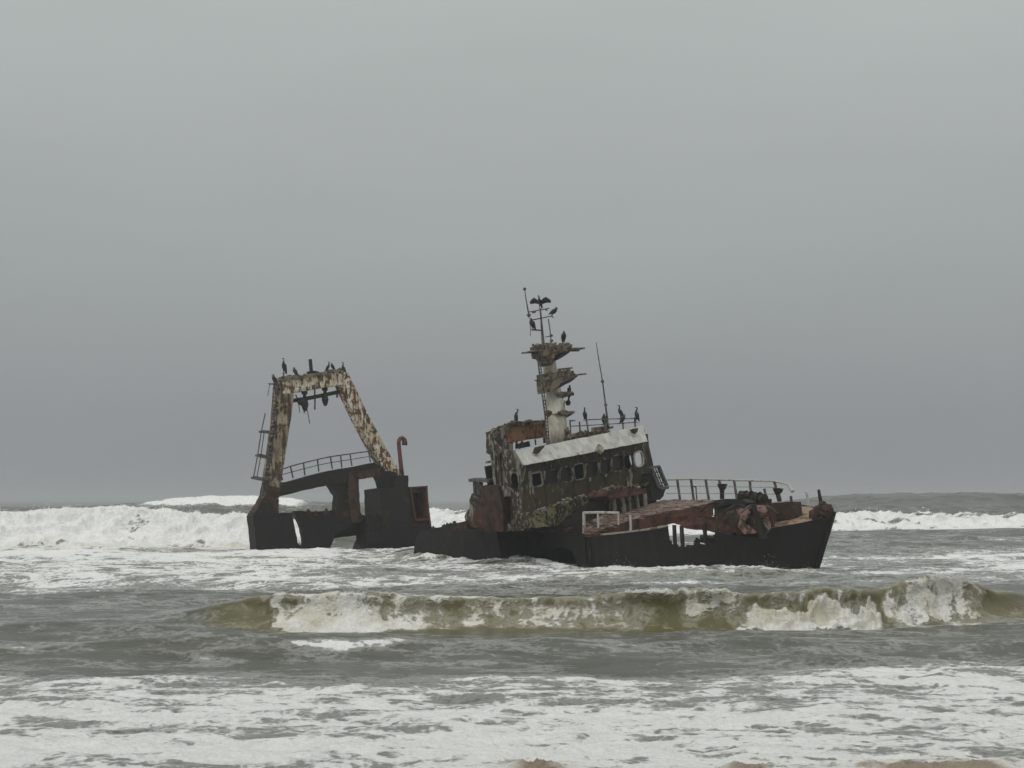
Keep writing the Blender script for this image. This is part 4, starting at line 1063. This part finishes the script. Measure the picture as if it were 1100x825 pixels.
m.plate([Ha(x, y) for x, y in ragged([(562, 476), (569, 474), (570, 479), (563, 481)], .4, 2)], Hu * -.6)
m.build('casing_locker', M['dark'], house)
m = MB()
for i in range(60):
    x = random.uniform(527, 587); m.blob(Hh(x, np.interp(x, [526, 551, 587], [463.5, 453.3, 452.3]) + random.uniform(-.8, 1), uA + random.uniform(-.4, .3)), random.uniform(.05, .15), .9, 5, 4, (1.5, 1.3, .6))
m.build('guano_crust', M['plat'], house)['kind'] = 'stuff'
# --- aft lower house with torn flank, brown locker and bitt
Hl = lambda x, y: HOUSE.on(x, y, 1, vS + .1)
prism('brown_locker', M['brown'], house, HOUSE, 1, vS - .25, [(517.5, 522), (531, 521.6), (536, 522.5), (540, 548), (541, 571), (519, 571), (517, 545)], 1.6, .4, 4, .05)
prism('torn_flank', M['side'], house, HOUSE, 1, vS + .2, [(501, 563), (500.5, 552), (504, 546), (502.5, 538), (506, 531), (513, 528), (519, 530), (520, 566), (508, 567)], .5, .9, 2.5, .16)
prism('torn_flank', M['red'], house, HOUSE, 1, vS + .05, [(507, 560), (510, 548), (516, 540), (519, 548), (519, 566), (509, 567)], .3, .7, 2.5, .14)
prism('fallen_scrap', M['brown'], house, HOUSE, 1, vS + .1, [(480, 570), (487, 566), (494, 561), (501, 560), (503, 570)], .9, .9, 2.5, .14)
m = MB()
m.beam(Hl(506.5, 515.4), Hl(529, 515.8), .16, .16, .5, .5, Hw)
for x in (510, 513.5, 516.5): m.tube([Hl(x, 516), Hl(x + .6, 531)], .12, 6)
m.build('mooring_bitt', M['rail'], house)
# --- roof rails and clutter
vR = lambda x, y, u=-.6: Hh(x, y, u)
m = MB()
m.tube([vR(x, y) for x, y in ((630, 451), (648, 450.3), (668, 449.8), (687, 449.5))], .032, 5)
m.tube([vR(x, y) for x, y in ((612, 458), (640, 456.5), (665, 455), (685, 453.5))], .028, 5)
for a, b in (((612.3, 452), (613.4, 472)), ((612, 452), (617.5, 451.8)), ((622.5, 453), (623.5, 470)), ((629.5, 447), (632.5, 468)), ((649.5, 450), (650.5, 464)), ((668.5, 449), (669.5, 461)), ((681.6, 448), (682.4, 459))): m.tube([vR(*a), vR(*b)], .045, 5)
m.build('roof_railing', M['rail'], house)
m = MB()
for x0, x1, y0, y1 in ((615, 628, 467, 472), (628, 646, 463, 468), (646, 655, 457, 464), (655, 659, 457.5, 460)):
    q = ragged([(x0, y0 + 1), (x1, y0), (x1, y1), (x0, y1 + 1)], .8, 2.5); m.plate([vR(x, y, -.9) for x, y in q], Hu * -.8, (), .5, .05)
for i in range(30): m.blob(vR(random.uniform(612, 655), random.uniform(463, 470), -.8), random.uniform(.06, .16), .9)
m.build('roof_clutter', M['plat'], house)['kind'] = 'stuff'
an = MB(); an.tube([vR(640.4, 367.7, -1), vR(643, 385, -1), vR(647.3, 410, -1), vR(650.6, 436, -1), vR(652.2, 449, -1), vR(653, 464, -1)], [.02, .03, .04, .05, .07, .08], 6)
for x, y in ((647.2, 409.8), (650.6, 435)): an.tube([vR(x, y - 1.2, -1), vR(x + .1, y + 1.2, -1)], .10, 7)
an.build('whip_aerial', M['rail'], house)
m = MB(); m.tube([Hh(553, 453, -3.4), Hh(552.6, 446.5, -3.4)], .03, 5); m.build('roof_stub', M['rail'], house)

# ------------------------------------------------------------------ mast
uM = -2.2
Mm = lambda x, y, u=uM: Hh(x, y, u)
k_ = lambda px, p: px * p[1] / F
mast = MB()
axis = [(599.5, 477, 25), (598.3, 462, 23.5), (596.4, 440, 20), (594.8, 422, 17), (591.5, 400, 15.5), (588, 378, 13.5), (587, 371, 13)]
mast.tube([Mm(x, y) for x, y, w in axis], [w / 2 * Mm(x, y)[1] / F for x, y, w in axis], 18)
mo = mast.build('mast', M['mast'], house, True)
def cone(name, mat, pts, us=(-.9, .9), dent=.03):
    m = MB(); m.plate([Mm(x, y, uM + us[1]) for x, y in ragged(pts, .35, 3)], Hu * (us[0] - us[1]), (), .35, dent); return m.build(name, mat, mo)
def pyr(name, mat, rim, tip, depth):
    """gusseted platform: flat top of the given rim, tapering to the mast below"""
    m = MB(); a, b = Mm(*rim[0], uM + .1), Mm(*rim[0], uM + .1 + depth); c, d = Mm(*rim[1], uM + .3 + depth * .5), Mm(*rim[1], uM + .2); t = Mm(*tip, uM + .4)
    th = Hw * .12
    m.add([a, b, c, d, a + th, b + th, c + th, d + th, t], [(4, 5, 6, 7), (0, 1, 5, 4), (1, 2, 6, 5), (2, 3, 7, 6), (3, 0, 4, 7), (1, 0, 8), (2, 1, 8), (3, 2, 8), (0, 3, 8)])
    return m.build(name, mat, mo)
cone('platform_skirt', M['plat'], [(581, 371), (590, 369), (597, 371), (606, 369.5), (613, 371), (612.5, 376.5), (605, 378.5), (596, 382), (593, 392), (588, 384), (583, 383)], (-.3, .6), .06)
cone('platform_gusset', M['dark'], [(594.5, 388), (597, 386), (605, 380), (613.5, 375.5), (612, 378.5), (603, 384.5), (597, 387.5)], (-.2, .66))
m = MB(); m.beam(Mm(568.8, 377.8), Mm(622.5, 375), .09, .09, 1.3, .9, Hw, 4, .015); m.tube([Mm(569, 378), Mm(579, 381)], .06, 6); m.tube([Mm(613, 375.6), Mm(621.5, 375.4)], .12, 6); m.build('platform', M['plat'], mo)
cone('platform_skirt', M['plat'], [(588.5, 401), (593, 400), (605, 397.8), (614, 399), (621.5, 403.5), (610, 409.5), (602, 414), (595, 418), (590, 421.5), (588.5, 412)], (-.3, .62), .05)
cone('platform_gusset', M['dark'], [(600, 417), (603, 411.5), (611, 408), (621.5, 404), (613, 410.5)], (-.2, .68))
m = MB(); m.tube([Mm(613, 403.5), Mm(622, 402.4), Mm(629.5, 401.6)], .05, 6); m.tube([Mm(600, 396.8), Mm(614.5, 395.2)], .05, 6); m.tube([Mm(609.5, 395.8), Mm(609.8, 399.5)], .09, 6); m.tube([Mm(611.5, 395.5), Mm(611.8, 399.8)], .06, 6); m.tube([Mm(602, 397), Mm(602.2, 400)], .05, 5); m.build('lamp_rail', M['plat'], mo)
pyr('lamp_bracket', M['plat'], [(596, 423), (616, 422.6)], (603, 429), .65)
m = MB(); m.tube([Mm(604, 423.8), Mm(615.6, 423.2)], .1, 6); m.tube([Mm(612, 414), Mm(611.6, 423), Mm(610.6, 431)], .06, 6); m.tube([Mm(611.5, 417), Mm(611, 426)], .12, 6); m.blob(Mm(610.2, 432.6), .17, .2, 8, 6); m.build('hanging_lamp', M['dark'], mo)
pyr('lamp_bracket', M['plat'], [(599.5, 444.2), (617.5, 443.6)], (606, 450.5), .65)
cone('bracket_top', M['plat'], [(599.5, 444.4), (605.5, 439.8), (611, 442.2), (617.5, 443.8), (610, 445.5)], (.15, .7))
m = MB(); m.tube([Mm(606, 430), Mm(606.2, 440)], .03, 5); m.build('stay_wire', M['rail'], mo)
for x, y, r in ((589, 444, .2), (608.4, 463, .22), (607.5, 467, .12)):
    m = MB(); m.blob(Mm(x, y, uM + .6), r, .5, 8, 6); m.build('rust_lump', M['plat'], mo)
m = MB()
a_ = [(577, 380), (580.5, 410), (585.5, 446), (587.5, 478)]; b_ = [(579.3, 380), (583, 410), (587.8, 446), (590, 478)]
m.tube([Mm(x, y, uM + .4) for x, y in a_], .05, 5); m.tube([Mm(x, y, uM + .4) for x, y in b_], .035, 5)
for i in range(28): m.tube([Mm(*along(a_, i / 27), uM + .4), Mm(*along(b_, i / 27), uM + .4)], .03, 4)
m.tube([Mm(574.5, 408.6), Mm(580, 408.8)], .04, 5)
m.build('ladder', M['rail'], mo)
m = MB(); m.tube([Mm(580.3, 331), Mm(581.5, 345), Mm(582.6, 358), Mm(583.8, 372)], [.05, .06, .08, .1], 7); m.build('topmast', M['rail'], mo)
for q, r in (([(568.5, 335.2), (580, 333), (589.8, 331.2)], .035), ([(569.5, 344), (581, 342), (592.5, 339.3)], .035), ([(571.5, 354.3), (576, 354.6), (582.5, 355)], .05)):
    m = MB(); m.tube([Mm(*p) for p in q], r, 5)
    if q[0][1] < 340:
        for x, y in ((572.6, 334.4), (574.8, 334.0), (587, 331.7)): m.tube([Mm(x, y), Mm(x, y + 2)], .06, 5)
    m.build('crosstree', M['rail'], mo)
m = MB(); m.tube([Mm(563.7, 310.5), Mm(564.8, 320), Mm(568.4, 340)], [.02, .03, .05], 5); m.blob(Mm(563.6, 310.5), .1, .2, 6, 5); m.tube([Mm(568, 337.5), Mm(568.5, 341)], [.14, .06], 7); m.tube([Mm(569.5, 344), Mm(569.8, 361)], .02, 4); m.build('whip_aerial', M['rail'], mo)
m = MB(); m.tube([Mm(589, 342.5), Mm(590.8, 354), Mm(592.6, 372)], .035, 5)
for x, y in ((592, 360.5), (592.4, 366)): m.tube([Mm(x, y - 1), Mm(x + .1, y + 1)], .1, 6)
m.tube([Mm(586, 362), Mm(592.5, 361)], .03, 5); m.build('rod_aerial', M['rail'], mo)
m = MB()
for i in range(50): m.blob(Mm(random.uniform(571, 614), 372 + random.uniform(-2.5, 1), uM + random.uniform(-.7, .7)), random.uniform(.05, .16), .9, 5, 4, (1, 1, .7))
for i in range(40):
    t = random.random(); m.blob(Mm(586 + 30 * t, 399 + 1.5 * t + random.uniform(-1.5, 1), uM + random.uniform(-.6, .8)), random.uniform(.05, .14), .9, 5, 4)
m.build('nest_debris', M['plat'], mo)['kind'] = 'stuff'

# ------------------------------------------------------------------ cormorants
def loft(mb, st, n=10):
    """body of revolution-like rings: (x forward, z up, half width, half height)"""
    vs = []; k = len(st)
    for i, (x, z, w, h) in enumerate(st):
        a = st[max(0, i - 1)]; b = st[min(k - 1, i + 1)]
        tx, tz = b[0] - a[0], b[1] - a[1]; L_ = math.hypot(tx, tz) or 1
        nx_, nz_ = -tz / L_, tx / L_
        for j in range(n):
            q = 2 * math.pi * j / n
            vs.append((x + nx_ * h * math.cos(q), w * math.sin(q), z + nz_ * h * math.cos(q)))
    fs = [(i * n + j, i * n + (j + 1) % n, (i + 1) * n + (j + 1) % n, (i + 1) * n + j) for i in range(k - 1) for j in range(n)]
    fs += [tuple(range(n - 1, -1, -1)), tuple((k - 1) * n + j for j in range(n))]
    mb.add(vs, fs)
def bird_mesh(pose):
    """standing cormorant facing +x, feet at the origin, about 0.75 m tall"""
    mb = MB()
    if pose == 'upright':
        st = [(-.27, .02, .035, .008), (-.21, .10, .04, .012), (-.13, .17, .07, .05), (-.05, .27, .10, .095), (.01, .38, .105, .105), (.05, .48, .08, .085), (.06, .56, .05, .055), (.045, .63, .036, .040), (.04, .69, .034, .036), (.06, .735, .04, .040), (.10, .745, .034, .032), (.135, .738, .014, .014), (.21, .725, .009, .009), (.222, .715, .004, .006)]
    elif pose == 'hunched':
        st = [(-.25, .0, .035, .008), (-.19, .09, .045, .014), (-.12, .17, .09, .06), (-.04, .27, .125, .115), (.03, .37, .125, .12), (.06, .46, .10, .10), (.05, .53, .07, .075), (.05, .575, .05, .05), (.075, .60, .044, .042), (.11, .60, .034, .032), (.14, .588, .014, .014), (.20, .56, .009, .009), (.21, .55, .004, .006)]
    else:
        st = [(-.30, .06, .05, .008), (-.22, .12, .05, .014), (-.14, .18, .075, .05), (-.05, .27, .10, .09), (.03, .36, .10, .10), (.09, .44, .075, .08), (.13, .51, .048, .052), (.15, .57, .036, .038), (.165, .62, .036, .036), (.20, .645, .037, .035), (.235, .645, .028, .026), (.265, .638, .013, .013), (.33, .625, .008, .008), (.34, .617, .004, .005)]
    loft(mb, st)
    for s in (-1, 1):                      # legs and webbed feet
        mb.tube([(-.06, s * .05, .24), (-.035, s * .055, .12), (-.015, s * .055, .015)], [.045, .02, .014], 6)
        mb.add([(-.03, s * .055, .02), (.10, s * .055 - .045, .0), (.115, s * .055, .0), (.10, s * .055 + .045, .0), (-.03, s * .055, -.004)], [(0, 1, 2), (0, 2, 3), (4, 2, 1), (4, 3, 2), (0, 4, 1), (0, 3, 4)])
        if pose == 'spread':               # wings hung out to dry: arm rises, hand falls, feathers trail
            lead = [(.06, .08, .43), (.07, .22, .53), (.05, .34, .60), (.02, .50, .50), (-.02, .62, .38)]
            trail = [(-.10, .07, .24), (-.10, .22, .27), (-.10, .36, .30), (-.09, .49, .28), (-.06, .60, .28)]
            vs = []
            for a, b in zip(lead, trail):
                m_ = tuple((p + q) / 2 for p, q in zip(a, b))
                for p, o in ((a, 0), ((m_[0] + .03, m_[1], m_[2]), 0), (b, 0)): vs.append((p[0], s * p[1], p[2]))
            N_ = len(vs); vs += [(x - .022, y, z) for x, y, z in vs]
            fs = [(i * 3 + k, i * 3 + k + 1, i * 3 + k + 4, i * 3 + k + 3) for i in range(4) for k in range(2)]
            mb.add(vs, fs + [tuple(x + N_ for x in reversed(f)) for f in fs] + [(i * 3, i * 3 + 3, i * 3 + 3 + N_, i * 3 + N_) for i in range(4)] + [(i * 3 + 5, i * 3 + 2, i * 3 + 2 + N_, i * 3 + 5 + N_) for i in range(4)] + [(12, 13, 13 + N_, 12 + N_), (13, 14, 14 + N_, 13 + N_)])
        else:                              # folded wing
            wst = [(-.24, .07), (-.15, .17), (-.06, .30), (.0, .41), (.03, .49)]
            vs = []
            for i, (x, z) in enumerate(wst):
                hw = (.02, .05, .085, .085, .03)[i]; y = (.02, .07, .105, .112, .07)[i] * (1.15 if pose == 'hunched' else 1)
                vs += [(x - hw * .8, s * (y - .02), z + hw * .5), (x, s * (y + .015), z), (x + hw * .8, s * (y - .015), z - hw * .5)]
            fs = [(i * 3 + k, i * 3 + k + 1, i * 3 + k + 4, i * 3 + k + 3) for i in range(4) for k in range(2)]
            N_ = len(vs); vs += [(x, y - s * .03, z) for x, y, z in vs]
            mb.add(vs, fs + [tuple(x + N_ for x in reversed(f)) for f in fs])
    me = bpy.data.meshes.new('cormorant')
    me.from_pydata(mb.v, [], mb.f); me.materials.append(M['bird'])
    me.polygons.foreach_set('use_smooth', [True] * len(me.polygons)); me.update()
    return me
BM = {p: bird_mesh(p) for p in ('upright', 'hunched', 'spread')}
throat = MB(); throat.blob((.055, 0, .69), .062, .1, 8, 6, (1.1, .8, 1.3)); 
def bird(p, size, pose, yaw, label, lean=0.0, group=None, pale=False):
    b = bpy.data.objects.new('cormorant', BM[pose]); b.location = V(p)
    b.scale = (size * 1.12,) * 3; b.rotation_euler = (0, R(lean), R(yaw)); col.objects.link(b)
    tag(b, label, 'bird', group or 'cormorants perched on the wreck')
    if pale:
        t = MB(); t.v = list(throat.v); t.f = list(throat.f)
        o = t.build('pale_throat', M['birdthroat'], None, True); o.parent = b
    return b
gb = lambda x, y, u=0.: S0(x, y, u)
bird(gb(294.6, 413.2, .3), 1.0, 'hunched', 200, 'dark cormorant on the outrigger bracket, outermost left of the gantry')
bird(gb(305, 401.5, .1), 1.25, 'upright', 250, 'pale headed bird on a thin post above the left end of the gantry beam', pale=True)
bird(gb(316.8, 404.3, .2), .9, 'hunched', 160, 'squat cormorant on the gantry beam left of the stub mast')
bird(gb(352.4, 399.5, .2), .85, 'upright', 30, 'small cormorant on the gantry beam, first one right of the stub mast')
bird(gb(357.2, 398.5, .2), .8, 'hunched', 200, 'crouching cormorant in the middle of the three at the gantry beam right end')
bird(gb(368.2, 401.5, .2), .95, 'upright', 165, 'slim upright cormorant at the right corner of the gantry', -6)
bird(Mm(580.2, 331.3), .98, 'spread', 245, 'cormorant drying spread wings at the very top of the mast')
bird(Mm(593, 340.4), .95, 'hunched', 30, 'hunched cormorant at the right end of the mast crosstree', 22)
bird(Mm(571.6, 354.6), .98, 'hunched', 215, 'hunched cormorant on the short left arm of the mast')
bird(Mm(605.6, 368.5), 1.0, 'hunched', 280, 'plump cormorant on the right of the upper mast platform')
bird(Hh(551.3, 454, -3.5), .95, 'upright', 180, 'cormorant leaning back on the orange casing roof', -25)
bird(vR(628.3, 452.5), .93, 'upright', 250, 'upright cormorant on a rail post right beside the mast')
bird(vR(649, 457.3, -.9), 1.0, 'hunched', 260, 'broad fluffed up cormorant beside the foot of the long aerial')
bird(vR(666.3, 449.5), .92, 'upright', 200, 'tall cormorant on the top roof rail above another bird')
bird(vR(669.2, 455.8, -.4), .85, 'hunched', 20, 'lower cormorant of the pair on the roof rail')
bird(vR(682.2, 452.8), 1.0, 'upright', 150, 'cormorant at the far right end of the wheelhouse roof rail', -14)
